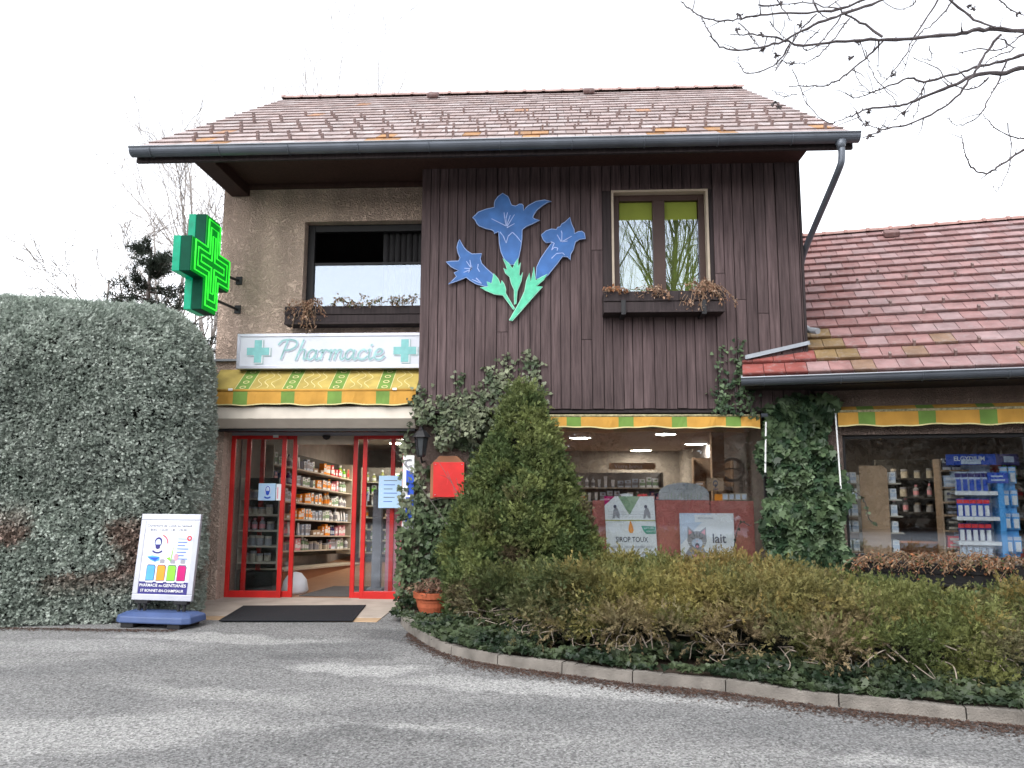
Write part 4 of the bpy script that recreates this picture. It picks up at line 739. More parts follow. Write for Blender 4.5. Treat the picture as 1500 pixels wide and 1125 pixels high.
# ------------------------------------------------------------------ inside the shop: shelving, goods, lamps, posters
PK = {}
def pack_mesh(kind, mats):
    key = (kind,)+mats
    if key in PK: return PK[key]
    b = MB()
    if kind == 'carton': b.box(-.05, .05, -.04, .04, 0, .17, 0); b.box(-.051, .051, -.041, -.0395, .04, .10, 1); b.box(-.02, .03, -.0412, -.0402, .115, .15, 1)
    elif kind == 'flat_box': b.box(-.08, .08, -.05, .05, 0, .08, 0); b.box(-.06, .05, -.0512, -.0495, .015, .05, 1)
    elif kind == 'bottle': b.lathe((0, 0, 0), [(.034, 0), (.036, .01), (.036, .13), (.015, .16), (.015, .175)], 12, 0); b.lathe((0, 0, .175), [(.019, 0), (.019, .035)], 10, 1); b.lathe((0, 0, .03), [(.0368, 0), (.0368, .07)], 12, 1)
    elif kind == 'tube': b.lathe((0, 0, 0), [(.026, 0), (.026, .03)], 10, 1); b.add([(-.022, -.022, .03), (.022, -.022, .03), (.022, .022, .03), (-.022, .022, .03), (-.032, -.004, .19), (.032, -.004, .19), (.032, .004, .19), (-.032, .004, .19)], [(0,1,5,4),(1,2,6,5),(2,3,7,6),(3,0,4,7),(4,5,6,7)], 0)
    elif kind == 'jar': b.lathe((0, 0, 0), [(.045, 0), (.047, .01), (.047, .09), (.040, .10)], 12, 0); b.lathe((0, 0, .10), [(.046, 0), (.046, .03)], 12, 1)
    elif kind == 'blister': b.box(-.045, .045, -.006, .006, 0, .20, 0); b.box(-.03, .03, -.03, -.005, .02, .13, 1); b.box(-.045, .045, -.0072, -.0055, .15, .19, 2)
    me = bpy.data.meshes.new(kind); me.from_pydata(b.v, [], b.f)
    for m_ in mats: me.materials.append(M[m_])
    me.polygons.foreach_set('material_index', b.m); me.update(); PK[key] = me; return me
NOUN = {'carton': 'carton', 'flat_box': 'flat box', 'bottle': 'bottle', 'tube': 'tube', 'jar': 'jar', 'blister': 'hanging pack'}
def goods(kind, mats, pos, yaw, sc, where, colour):
    o = bpy.data.objects.new(kind if kind != 'blister' else 'hanging_pack', pack_mesh(kind, mats)); col.objects.link(o); o.location = pos; o.rotation_euler = (0, 0, yaw); o.scale = sc
    tag(o, f'{colour} {NOUN[kind]} {where}', NOUN[kind], f'{colour} {NOUN[kind]}s {where}')
SETS = dict(light=[('carton', ('paper', 'sage'), 'white'), ('bottle', ('paper', 'greyp'), 'white'), ('tube', ('paper', 'palep'), 'white'), ('carton', ('palep', 'greyp'), 'pale')],
 warm=[('flat_box', ('shelf_wood', 'paper'), 'tan'), ('carton', ('orange', 'paper'), 'orange'), ('carton', ('paper', 'orange'), 'white'), ('bottle', ('shelf', 'orange'), 'cream')],
 dark=[('bottle', ('sage', 'paper'), 'green'), ('carton', ('navy', 'pinkp'), 'dark blue'), ('bottle', ('navy', 'palep'), 'dark blue'), ('carton', ('pinkp', 'paper'), 'pink')],
 red=[('carton', ('redp', 'paper'), 'red'), ('bottle', ('lime', 'white'), 'green'), ('carton', ('shelf_wood', 'redp'), 'tan')],
 jars=[('jar', ('greyp', 'shelf'), 'grey'), ('jar', ('shelf', 'greyp'), 'cream'), ('bottle', ('greyp', 'pinkp'), 'grey')],
 green=[('bottle', ('olive', 'paper'), 'olive'), ('carton', ('paper', 'lime'), 'white'), ('bottle', ('sage', 'white'), 'green')],
 white=[('carton', ('paper', 'palep'), 'white')], books=[('flat_box', ('paper', 'redp'), 'white'), ('flat_box', ('greyp', 'paper'), 'grey')])
def shelving(name, label, org, ang, L, depth, zs, where, sets, board='shelf', tilt=0, back='wall_in', step=.125, top=None, fill=1.0, hmax=1.25, ends=True):
    # shelves run along +u from org; the open side faces the -v side
    org = np.array(org, float); u = np.array([math.cos(ang), math.sin(ang), 0]); v = np.array([-u[1], u[0], 0]); k = -math.tan(tilt)
    T = lambda x, y, z: org + u*x + v*y + np.array([0, 0, z + k*x])
    t = thing(name, label, 'shelf unit', tuple(org)); top = top or zs[0]+.32
    for z in zs: b = MB(T); b.box(0, L, 0, depth, z-.012, z+.012); b.build('shelf', board, t)
    b = MB(T); b.box(0, L, depth, depth+.02, zs[-1]-.1, top); b.build('back_panel', back, t)
    if ends:
        for x in (-.02, L): b = MB(T); b.box(x, x+.02, 0, depth+.02, zs[-1]-.1, top); b.build('side_panel', board, t)
    for zi, z in enumerate(zs):
        x = .08
        while x < L-.07:
            if random.random() < fill:
                cho = sets[zi % len(sets)]; st = SETS[cho[int(len(cho)*min(.999, x/L))]]; kd, mt_, cn = st[int(x*2.3+zi) % len(st)]
                sc = random.uniform(.95, 1.25); hs_ = random.uniform(.8, hmax)
                w_ = .17 if kd == 'flat_box' else .11
                goods(kd, mt_, T(x, .10+random.uniform(-.03, .04), z+.012), ang + random.uniform(-.08, .08), (sc, sc, hs_), where, cn); x += (w_/.11)*step*sc
            else: x += step
    return t, T
B0 = np.array([-4.56, 1.9, 0]); BA = math.atan2(3.6, .36)
tb, TB = shelving('wall_shelving', 'long beige wall shelving running back from the open sliding doors', B0 + np.array([.0, 0, 0]), BA, 3.6, .3, [1.95, 1.66, 1.37, 1.08, .80, .54], 'on the long wall shelving inside the door', [('light', 'light', 'warm', 'red'), ('dark', 'light', 'warm', 'dark'), ('light', 'warm', 'warm', 'light'), ('warm', 'warm', 'light', 'light'), ('jars', 'light', 'warm', 'dark'), ('jars', 'dark', 'jars', 'light')], tilt=R(3.6), step=.108, back='shelf_dark')
b = MB(TB); b.box(0, 3.6, -.25, .3, .24, .27); b.build('counter_top', 'shelf', tb); b = MB(TB); b.box(.02, 3.58, -.22, .3, -.1, .24); b.build('plinth', 'plinth', tb)
ta, TA = shelving('corner_shelving', 'dark low corner shelving of jars behind the left fixed glass panel', (-4.71, .98, 0), 0, .58, .22, [1.40, 1.16, .93, .70, .46], 'on the corner shelving behind the left door glass', [('jars',)], step=.10, board='shelf', back='shelf_dark')
tc_, TC = shelving('back_shelving', 'pale shelving against the far wall seen past the right sliding door', (-4.1, 5.9, 0), R(-4), 2.3, .3, [1.68, 1.43, 1.18, .93, .68, .45, .2], 'on the far shelving behind the right sliding door', [('green', 'green'), ('green', 'light'), ('light', 'dark'), ('warm', 'dark'), ('jars', 'light')], step=.15, fill=.9)
td, TD = shelving('wall_shelving', 'shelving of white boxes seen through the shop window under the lamps', (.05, 5.6, 0), 0, 2.2, .3, [1.58, 1.30, 1.02], 'on the shelving behind the cough syrup poster', [('red', 'light', 'light', 'light'), ('warm', 'light', 'light', 'dark'), ('warm',)], step=.13)
te, TE = shelving('dark_shelving', 'dark metal shelving of grey jars beside the conifer in the window', (-.62, 3.6, 0), 0, .85, .25, [1.48, 1.22, .98], 'on the dark metal shelving in the window', [('jars',)], step=.15, board='shelf_dark', back='shelf_dark')
th_, TH = shelving('oak_shelving', 'wooden shelving at the right end of the shop window interior', (2.35, 2.6, 0), R(-6), .62, .3, [1.62, 1.32, 1.02], 'on the wooden shelving at the right of the shop window', [('warm',)], step=.2, board='shelf_wood', back='shelf_wood', top=2.1, fill=.7)
def flat_thing(f, name, label, cat, **k): return f.build(name, None, label=label, cat=cat, **k)
# free-standing bits behind the right door glass
b = MB(); p = F(550, 850, 1.5); b.box(p[0]-.07, p[0]+.07, 1.5, 1.6, .05, 1.55); b.box(p[0]-.12, p[0]+.12, 1.42, 1.68, 0, .05); b.build('display_column', 'greyp', label='slim grey column stand behind the right sliding door', cat='display stand', bevel=.004)
b = MB(); p = F(566, 745, .95); q = F(586, 872, .95); b.box(p[0], q[0]+.03, .95, .98, .0, p[2]); b.box(p[0]-.03, q[0]+.06, .90, 1.06, 0, .025); b.build('display_board', 'pinkp', label='dusty pink upright board behind the right fixed door glass', cat='display board', bevel=.003)
b = MB(); b.box(-4.65, -4.15, .93, 1.2, 0, .34); b.build('dark_cabinet', 'frame_dark', label='low black cabinet inside the left fixed door panel', cat='cabinet', bevel=.01)
b = MB(); b.lathe((-3.88, 1.15, 0), [(.16, 0), (.20, .05), (.17, .2), (.09, .3), (.02, .32)], 14); b.build('white_sack', 'paper', label='crumpled white bag on the floor behind the left door glass', cat='bag', smooth=True)
b = MB(); b.prism([(-3.7, .8, .013), (-2.75, .8, .013), (-2.75, 1.9, .013), (-3.5, 1.9, .013)], (0, 0, .01)); b.build('indoor_mat', 'darkmat', label='grey mat just inside the open sliding doors', cat='mat')
# notices on the door glass
def notice(px0, py0, px1, py1, y, m, name, label):
    a, c = F(px0, py1, y), F(px1, py0, y); f = Face(a, (1, 0, 0), (0, 0, 1)); W, H = c[0]-a[0], c[2]-a[2]; f.board(W, H, .003, m); return f, W, H
f, W, H = notice(378, 708, 404, 733, DY-.004, 'paperblue', '', ''); f.disc(W*.55, H*.58, W*.2, H*.30, 'palep', 1); f.disc(W*.55, H*.62, W*.14, H*.22, 'bluep', 2); f.disc(W*.55, H*.64, W*.10, H*.15, 'palep', 3); f.poly([(W*.43, H*.56), (W*.67, H*.56), (W*.64, H*.36), (W*.55, H*.30), (W*.46, H*.36)], 'bluep', 4); f.ring(W*.55, H*.3, W*.24, H*.2, .02, 'bluep', 4, 210, 330, 10)
flat_thing(f, 'mask_notice', 'pale blue notice with a masked face stuck on the left door glass', 'notice')
f, W, H = notice(404, 709, 412, 733, DY-.004, 'paper', '', ''); f.rect(W*.2, H*.1, W*.45, H*.8, 'pinkp', 1); flat_thing(f, 'narrow_notice', 'narrow white and pink notice on the left door stile', 'notice')
f, W, H = notice(554, 697, 589, 744, DY-.004, 'paperblue', '', '')
for k in range(6): f.rect(W*.22, H*(.84-.13*k), W*(.8-.1*(k % 3)), H*(.86-.13*k), 'bluep' if k % 2 else 'ink', 1); f.disc(W*.12, H*(.85-.13*k), W*.03, H*.02, 'palep', 1)
f.rect(W*.82, H*.94, W*.96, H*.97, 'ink', 1); flat_thing(f, 'printed_notice', 'large pale blue printed notice on the right fixed door glass', 'notice')
f, W, H = notice(530, 720, 541, 734, DY+.066, 'paper', '', ''); f.poly([(W*.2, H*.3), (W*.7, H*.5), (W*.85, H*.8), (W*.4, H*.6)], 'bluep', 1); flat_thing(f, 'small_notice', 'small white sticker on the right sliding door leaf', 'notice')
f, W, H = notice(400, 637, 408, 641, DY-.004, 'white', '', ''); flat_thing(f, 'door_sticker', 'tiny white sticker at the top of the left door', 'sticker')

# shop window display: red panels, two posters, arched header card, small boxes, beige notice
yp = .62
b = MB(); 
for a, c, top in ((869, 888, 733), (888, 961, 734), (961, 1041, 733), (1041.5, 1104, 734)):
    p, q = F(a, 835, yp), F(c, top, yp); b = MB(); b.box(p[0]+.003, q[0]-.003, yp, yp+.03, .55, q[2]); b.build('display_board', 'redpanel', label={869: 'narrow red display panel beside the conifer in the shop window', 888: 'red display panel behind the cough syrup poster', 961: 'red display panel between the two window posters', 1041.5: 'red display panel behind the kitten milk poster'}[a], cat='display board', group='red boards in the shop window', bevel=.003)
ypp = .53; p0, p1 = F(888, 845, ypp), F(962, 727, ypp); f = Face((p0[0]+.02, ypp, .56), (.998, 0, 0.0), (-.035, .06, 1)); W = p1[0]-p0[0]-.02; H = p1[2]-.56; f.board(W, H, .006, 'paper')
f.poly([(0, H), (0, H-.13), (.15, H)], 'magenta', 1); f.text('NOUVEAU', .004, H-.055, .08, .024, 'white', 2, 0, .0)
f.poly([(.22, H+.025), (.30, H+.04), (.40, H+.035), (.40, H), (.25, H-.0)], 'paper', 1); f.poly([(W*.28, H), (W*.72, H), (W*.50, H-.25), (W*.47, H-.24)], 'sage', 1); f.poly([(W*.66, H+.0), (W*.88, H+.0), (W*.86, H+.035), (W*.68, H+.03)], 'redp', 2)
for k in range(3): f.rect(.04, H-.22-.035*k, W-.02, H-.217-.035*k, 'greyp', 2)
for cx in (.15, W-.12):
    f.poly([(cx-.05, H-.31), (cx-.03, H-.2), (cx, H-.15), (cx+.03, H-.17), (cx+.055, H-.24), (cx+.05, H-.31), (cx+.02, H-.30), (cx+.0, H-.26), (cx-.02, H-.31)], 'greyp', 3); f.disc(cx-.005, H-.145, .022, .025, 'ink', 3)
f.rect(.0, H-.345, W, H-.33, 'olive', 2); f.poly([(W*.50, H-.335), (W*.46, H-.42), (W*.45, H-.47), (W*.48, H-.51), (W*.53, H-.51), (W*.555, H-.47), (W*.54, H-.42)], 'orange', 3)
f.poly([(W*.71, H-.41), (W*.99, H-.42), (W*.99, H-.52), (W*.80, H-.52), (W*.74, H-.47)], 'teal', 3); f.text('NATUREL', W*.76, H-.455, W*.21, .025, 'paper', 4, .01); f.text('ADULTE', W*.80, H-.50, W*.17, .025, 'paper', 4, .01)
f.text('SIROP TOUX', W*.19, H-.635, W*.64, .072, 'ink', 3, .008); f.text('LAISSEZ LA TOUX DERRIÈRE VOUS !', W*.06, H-.715, W*.88, .034, 'greyp', 3)
f.rect(W*.36, H-1.0, W*.42, H-.79, 'greyp', 3); f.rect(W*.36, H-.83, W*.58, H-.79, 'greyp', 3); f.rect(W*.42, H-.93, W*.50, H-.90, 'greyp', 3); f.rect(W*.68, H-.93, W*.73, H-.83, 'palep', 3); f.ring(W*.77, H-.82, .045, .045, .006, 'greyp', 3); f.poly([(W*.75, H-.82), (W*.79, H-.80), (W*.79, H-.84)], 'teal', 4); f.rect(W*.62, H-1.0, W*.76, H-.93, 'orange', 3)
f.poly([(W*.15, H-.92), (W*.22, H-.86), (W*.30, H-.82), (W*.26, H-.88), (W*.3, H-.93), (W*.22, H-.95)], 'ink', 3)
flat_thing(f, 'cough_syrup_poster', 'white poster lettered SIROP TOUX leaning in the shop window', 'poster')
p0, p1 = F(998, 845, ypp), F(1075, 752, ypp); f = Face((p0[0], ypp, .56), (1, 0, 0), (0, .05, 1)); W, H = p1[0]-p0[0], p1[2]-.56; f.board(W, H, .006, 'paper'); f.poly([(0, H), (0, H*.35), (W*.35, H*.75), (W*.6, H)], 'palep', .5)
f.rect(W*.28, H-.125, W*.64, H-.02, 'paper', 1); f.text('BIOCANINA', W*.34, H-.085, W*.28, .032, 'greyp', 2)
cx, cy = W*.31, H-.37                        # the kitten: shoulders, head, ears, muzzle and open mouth
f.poly([(cx-.20, H-.72), (cx-.16, H-.55), (cx-.10, H-.46), (cx+.08, H-.46), (cx+.13, H-.56), (cx+.12, H-.72)], 'greyp', 1); f.disc(cx, cy, .135, .125, 'greyp', 2); f.poly([(cx-.13, cy+.03), (cx-.125, cy+.19), (cx-.03, cy+.11)], 'greyp', 2); f.poly([(cx+.13, cy+.03), (cx+.13, cy+.18), (cx+.03, cy+.11)], 'greyp', 2)
f.poly([(cx-.115, cy+.07), (cx-.11, cy+.15), (cx-.06, cy+.10)], 'pinkp', 3); f.poly([(cx+.115, cy+.07), (cx+.115, cy+.15), (cx+.06, cy+.10)], 'pinkp', 3); f.disc(cx, cy-.04, .075, .065, 'palep', 3); f.disc(cx, cy-.075, .030, .036, 'ink', 4); f.disc(cx, cy-.088, .018, .018, 'pinkp', 5); f.poly([(cx-.014, cy-.008), (cx+.014, cy-.008), (cx, cy-.025)], 'pinkp', 4)
for s_ in (-1, 1): f.line([(cx+s_*.03, cy+.012), (cx+s_*.085, cy+.035)], .010, 'ink', 4); f.line([(cx+s_*.045, cy-.04), (cx+s_*.15, cy-.03)], .004, 'white', 5); f.line([(cx+s_*.045, cy-.05), (cx+s_*.14, cy-.07)], .004, 'white', 5)
for dx_ in (-.035, 0, .035): f.line([(cx+dx_, cy+.05), (cx+dx_*1.3, cy+.11)], .008, 'ink', 3)
f.text('lait', W*.60, H-.41, W*.25, .13, 'ink', 2, .018); f.rect(W*.68, H-.47, W*.78, H-.462, 'palep', 2); f.rect(W*.60, H-.595, W*.86, H-.555, 'pinkp', 2); f.rect(W*.62, H-.588, W*.84, H-.562, 'paper', 3); f.rect(W*.36-.10, H-.66, W*.36+.06, H-.57, 'pinkp', 2)
f.rect(W*.60, H-.80, W*.90, H-.64, 'pinkp', 2); f.rect(W*.67, H-.67, W*.90, H-.645, 'navy', 3); f.rect(W*.67, H-.86, W*.90, H-.675, 'paper', 3)
flat_thing(f, 'kitten_milk_poster', 'pale poster with a mewing kitten and the word lait in the window', 'poster')
ya_ = .70; p0, p1 = F(965, 732, ya_), F(1038, 707, ya_); f = Face((p0[0], ya_, p0[2]), (1, 0, 0), (0, 0, 1)); W = p1[0]-p0[0]; H = p1[2]-p0[2]
arc = [(0, 0), (W, 0)] + [(W/2 + W/2*math.cos(a), H*.35 + H*.65*math.sin(a)) for a in np.linspace(0, math.pi, 15)]; f.mb.prism([f.p(x, y, -.01) for x, y in arc], f.n*.01, f.mi('palegrey')); f.rect(0, -.03, W, .0, 'ink', 1); f.line([(W*.3, H*.62), (W*.7, H*.62)], .008, 'greyp', 1); f.disc(W*.5, H*.85, .02, .018, 'greyp', 1)
for k in range(12): f.line([(W*(.12+.065*k), H*.06), (W*(.13+.065*k), H*(.2+.1*(k % 3)))], .006, 'sage', 1)
flat_thing(f, 'arched_card', 'grey arched display card standing above the red window panels', 'display card')
f, W, H = notice(1036, 700, 1060, 719, .75, 'shelf_wood', '', ''); f.disc(W*.5, H*.58, W*.15, H*.25, 'ink', 1); f.disc(W*.5, H*.55, W*.10, H*.15, 'shelf_wood', 2); f.poly([(W*.38, H*.5), (W*.62, H*.5), (W*.5, H*.25)], 'ink', 3); f.rect(W*.36, H*.1, W*.64, H*.17, 'ink', 2); flat_thing(f, 'beige_notice', 'beige notice with a masked face inside the shop window', 'notice')
f, W, H = notice(1047, 724, 1058, 733, .66, 'orange', '', ''); f.build('peach_box', None, label='small peach box on top of the red window panel', cat='box')
for k in range(4):
    p = F(1058.5+9.2*k, 732.5, .66); q = F(1067+9.2*k, 723, .66); b = MB(); b.box(p[0], q[0]-.004, .66, .72, p[2], q[2], 0); b.box(p[0]+.012, q[0]-.016, .658, .66, p[2]+.012, q[2]-.012, 1); b.build('white_box', ['shelf', 'palep'], label='small white square box in the row on the red window panel', cat='box', group='white boxes on the red panel')
b = MB(); p = F(1053, 700, 2.2); b.box(p[0]-.1, p[0]+.1, 2.2, 2.35, 0, 2.5); b.build('interior_post', 'shelf_wood', main)
b = MB(); q = F(1072, 688, 2.45); b.tube([(.18*math.cos(2*math.pi*k/24), .18*math.sin(2*math.pi*k/24), 0) for k in range(25)], .028, 6); b.tube([(.18, 0, 0), (0, .02, 0), (-.18, 0, 0)], .012, 5); o = b.build('wall_ring', 'wall_in', label='round grey ring emblem on the inner wall of the shop', cat='wall emblem'); o.location = q; o.rotation_euler = (R(90), 0, 0)
f, W, H = notice(892, 678, 960, 688, 5.2, 'shelf_wood', '', ''); f.text('Votre bonus', W*.12, H*.2, W*.6, H*.6, 'paper', 1); flat_thing(f, 'frieze_board', 'faded brown board lettered Votre bonus over the shelves', 'sign board')
# ceiling lamps, lit
def lamp(px, py, zc, r, label, m='lamp', P=None):
    p = P if P is not None else G(px, py, zc-.02); t = thing('ceiling_lamp', label, 'ceiling lamp', (p[0], p[1], zc), 'round ceiling lamps in the shop'); b = MB(); b.lathe((p[0], p[1], zc-.03), [(r, 0), (r*1.12, .005), (r*1.12, .03)], 20); b.build('lamp_rim', 'white', t); b = MB(); b.lathe((p[0], p[1], zc-.035), [(r*.7, -.004), (r*.98, .004)], 20); b.build('diffuser', m, t)
lamp(850, 641, 2.5, .19, 'leftmost lit round lamp on the shop ceiling near the conifer'); lamp(975, 635.5, 2.5, .17, 'largest lit round lamp, nearest the shop window glass'); lamp(1019, 650, 2.5, .22, 'lit round lamp on the right of the shop ceiling'); lamp(1003, 663.5, 2.5, .27, 'lit round lamp farthest back on the right side of the ceiling')
lamp(516, 685, 2.5, .22, 'glowing yellowish round lamp seen through the open sliding doors', 'lamp_warm', P=np.array([-3.15, 5.2, 2.5])); lamp(938, 680, 2.5, .25, 'dim yellowish round lamp above the frieze board', 'lamp_warm', P=np.array([2.1, 8.2, 2.3]))
b = MB(); b.box(-2.9, -2.2, 4.2, 4.4, 2.46, 2.495); b.build('strip_light', 'lamp', label='slim lit strip light on the ceiling behind the right door', cat='ceiling lamp')

# ---- annex interior
def fa(px0, py0, px1, py1, t, m, th=.02):
    s_, z_ = AF(px0, py1, t); s2, z2 = AF(px1, py0, t); f = Face(A(s_, t, z_), AD, (0, 0, 1)); f.board(s2-s_, z2-z_, th, m); return f, s2-s_, z2-z_
tt = .62; sA0, zA1 = AF(1258, 682, tt); sA1, zA0 = AF(1307, 812, tt)
ge = thing('gondola_shelf', 'tall beige gondola shelf seen end on in the annex window', 'shelf unit', tuple(A((sA0+sA1)/2, tt, .2)))
b = MB(A); b.prism([(sA0, tt, .2), (sA1, tt, .2), (sA1, tt, zA1-.05), (sA1-.06, tt, zA1), (sA0+.0, tt, zA1)], (0, .03, 0)); b.build('end_panel', 'shelf_wood', ge, bevel=.004)
b = MB(A); b.box((sA0+sA1)/2-.015, (sA0+sA1)/2+.015, tt+.03, 2.2, .2, zA1-.1); b.build('spine', 'shelf', ge)
for z in (.75, 1.0, 1.22, 1.44, 1.66):
    b = MB(A); b.box(sA1-.1, sA1+.17, tt+.05, 2.0, z-.01, z+.008); b.build('shelf', 'shelf', ge)
    b = MB(A); b.box(sA0-.22, sA0+.1, tt+.05, 2.0, z-.01, z+.008); b.build('shelf', 'shelf', ge)
    for tq in (tt+.12, tt+.26, tt+.42):
        for sq in (sA1+.07, sA0-.07, sA0-.17): goods('carton', ('paper', 'palep'), A(sq, tq, z+.008), -AA, (.8, .9, .85), 'on the beige gondola shelf in the annex window', 'white')
b = MB(A); b.box(sA0-.22, sA1+.17, tt+.04, 2.0, .2, .55); b.build('base', 'shelf', ge)
b = MB(A); b.box(1.4, 5.3, .52, 2.4, .18, .22); b.build('interior_ledge', 'shelf_dark', annex)
# the narrow wooden shelf rack and the blue toothbrush stand
tq = .95; s0_, zt_ = AF(1377, 672, tq); s1_, _ = AF(1412, 672, tq)
rk = thing('rack_shelf', 'narrow wooden rack of boxes left of the blue stand in the annex window', 'shelf unit', tuple(A(s0_, tq, .2)))
b = MB(A); b.box(s0_-.02, s0_, tq, tq+.35, .2, zt_); b.build('side_panel', 'shelf_wood', rk); b = MB(A); b.box(s0_, s1_+.3, tq+.33, tq+.35, .2, zt_); b.build('back_panel', 'shelf_wood', rk)
zz = [AF(1390, y, tq)[1] for y in (689, 714, 736, 755, 778, 803)]
for k, z in enumerate(zz):
    b = MB(A); b.box(s0_, s1_+.05, tq, tq+.33, z-.012, z+.01); b.build('shelf', 'shelf_wood', rk)
    for q in range(2):
        if k == 0: goods('carton', ('paper', 'ink'), A(s0_+.08+.12*q, tq+.08, z+.01), -AA, (1, 1, .9), 'on the narrow wooden rack in the annex', 'white')
        else: goods('flat_box', (('palep', 'paper'), ('shelf', 'ink'), ('shelf_dark', 'greyp'), ('shelf_dark', 'shelf'), ('redp', 'shelf'))[k-1], A(s0_+.15, tq+.08, z+.01+.078*q), -AA, (1.5, 1, .9), 'on the narrow wooden rack in the annex', ('pale', 'cream', 'dark', 'black', 'red')[k-1])
tq = .75; s0_, zb_ = AF(1408, 812, tq); s1_, zt_ = AF(1458, 665, tq); s2_ = AF(1488, 700, tq)[0]
bd = thing('toothpaste_stand', 'blue stand of toothpaste and toothbrush packs in the annex window', 'display stand', tuple(A(s0_+.2, tq, .2)))
zh = AF(1430, 681, tq)[1]; cA = .35
f = Face(A(s0_-.1, tq, zh), AD, (0, 0, 1)); W, H = s1_-s0_+.10, zt_-zh; f.board(W, H, .02, 'bluep'); f.text('ELGYDIUM', W*.16, H*.38, W*.62, H*.42, 'paper', 2, .02); f.rect(W*.30, H*.08, W*.70, H*.52, 'palep', 4); f.rect(W*.42, H*.28, W*.58, H*.32, 'greyp', 5); f.build('header', bd)
ua = unit(AD*math.cos(.5)+AN*math.sin(.5)); f = Face(A(s1_, tq, zh), ua, (0, 0, 1)); f.board(.36, H, .02, 'navy'); f.rect(.12, H*.25, .28, H*.8, 'palep', 2); f.build('header', bd)
zs_ = [AF(1430, y, tq)[1] for y in (723, 760, 796)]
b = MB(A); b.box(s0_, s1_, tq+.28, tq+.30, .2, zh); b.build('back_panel', 'palep', bd)
b = MB(A); b.box(s1_-.01, s1_+.06, tq-.02, tq+.30, .2, zh-.12); b.box(s1_+.06, s2_+.02, tq+.12, tq+.15, .2, zh-.15); b.build('side_column', 'skyp', bd, bevel=.004)
f = Face(A(s1_-.12, tq-.03, zh-.24), AD, (0, 0, 1)); f.board(.24, .14, .02, 'bluep'); f.rect(.04, .03, .20, .05, 'palep', 1); f.rect(.04, .08, .18, .10, 'palep', 1); f.build('shelf_card', bd)
for k, z in enumerate(zs_ + [zb_-.08]):
    b = MB(A); b.box(s0_-.03, s1_-.02, tq-.04, tq+.28, z-.012, z+.012); b.box(s0_-.03, s1_-.02, tq-.05, tq-.04, z-.02, z+.03); b.build('shelf', 'paper', bd)
    for q in range(5): goods('blister', (('palep', 'bluep', 'navy'), ('bluep', 'paper', 'redp'), ('navy', 'paper', 'redp'), ('paper', 'palep', 'redp'))[k], A(s0_+.03+.078*q, tq+.02, z+.012), -AA, (.8, 1, 1.25 if k else 1.35), 'on the blue toothpaste stand', ('pale blue', 'blue and white', 'dark blue', 'white')[k])
for k in range(4):
    for q in range(2): goods('blister', ('skyp', 'paper', 'palep'), A(s1_+.10+.10*q, tq+.09, zs_[2]-.12+.30*k), -AA, (.95, 1, 1.1), 'on the right flank of the toothpaste stand', 'sky blue')
ti, TI = shelving('side_shelving', 'brown shelving at the right edge of the annex window', A(3.25, 1.9, 0), -AA + R(35), 1.5, .3, [1.75, 1.45, 1.15, .85, .55], 'on the brown shelving at the annex window edge', [('red', 'jars'), ('red', 'warm'), ('books',), ('warm',)], board='shelf_wood', back='shelf_dark', step=.17, fill=.8)
tj, TJ = shelving('dark_shelving', 'dark shelving deep inside the annex between the beige gondola and the rack', A(1.95, 3.2, 0), -AA, .9, .3, [1.75, 1.45, 1.2], 'on the dark shelving deep inside the annex', [('jars',)], board='shelf_dark', back='shelf_dark', step=.16)
b = MB(A); b.box(1.9, 2.9, 2.2, 2.7, .25, .78); b.build('counter', 'plinth', label='low reddish brown counter inside the annex window', cat='counter', bevel=.006)
lamp(1243, 683, 2.5, .2, 'single warm lamp on the annex ceiling above the gondola', 'lamp_warm', P=A(1.6, 2.4, 2.5))

# ------------------------------------------------------------------ planting
def mixc(P, a, b, s=3, seed=1, lo=.3, hi=.7):
    t = np.clip((vnoise(P, s, seed)-lo)/(hi-lo), 0, 1)[:, None]; return np.array(a)*(1-t) + np.array(b)*t
# clipped hedge on the left: a rounded block
HC, HH, HR = np.array([-6.78, -.66, 1.55]), np.array([2.45, 1.12, 2.36]), .86
def hsdf(P):
    P = np.stack([P[:, 0] + .42*np.clip(P[:, 1]+1.2, 0, 3), P[:, 1] - .30*np.clip(P[:, 0]+6.2, -1, 3), P[:, 2]], 1)
    bulge = .10*(vnoise(P, .9, 3)-.5) + .05*(vnoise(P, 3.2, 4)-.5)
    q = np.abs(P-HC-np.array([0, 0, 0])) - (HH-HR); return np.linalg.norm(np.maximum(q, 0), axis=1) + np.minimum(q.max(1), 0) - HR - bulge
def shell(fn, lo, hi, n, tin, tout, cond=None):
    out = []; got = 0
    while got < n:
        P = rng.random((400000, 3))*(np.array(hi)-lo) + lo
        if cond is not None: P = P[cond(P)]
        d = fn(P); P = P[(d > -tin) & (d < tout)]; out.append(P); got += len(P)
        if len(out) > 60: break
    return np.concatenate(out)[:n]
def grad(fn, P, e=.02): return unit(np.stack([fn(P+np.eye(3)[i]*e)-fn(P-np.eye(3)[i]*e) for i in range(3)], 1))
hedge = thing('clipped_hedge', 'tall clipped grey green conifer hedge left of the entrance', 'hedge', (-6.6, -.7, 0))
P = shell(hsdf, (-9.2, -2.1, .02), (-4.0, .5, 4.0), 58000, .04, .02, lambda P: (P[:, 0] > -8.4) & (P[:, 1] < .45))
Nn = grad(hsdf, P); D = Nn*.36 + np.array([.75, -.05, .02]) + rng.normal(size=P.shape)*.34
T = mixc(P, (.30, .345, .30), (.44, .485, .435), 7, 5); T *= (.86 + .28*vnoise(P, 16, 8))[:, None]; T *= (.85+.3*vnoise(P, 1.2, 9))[:, None]
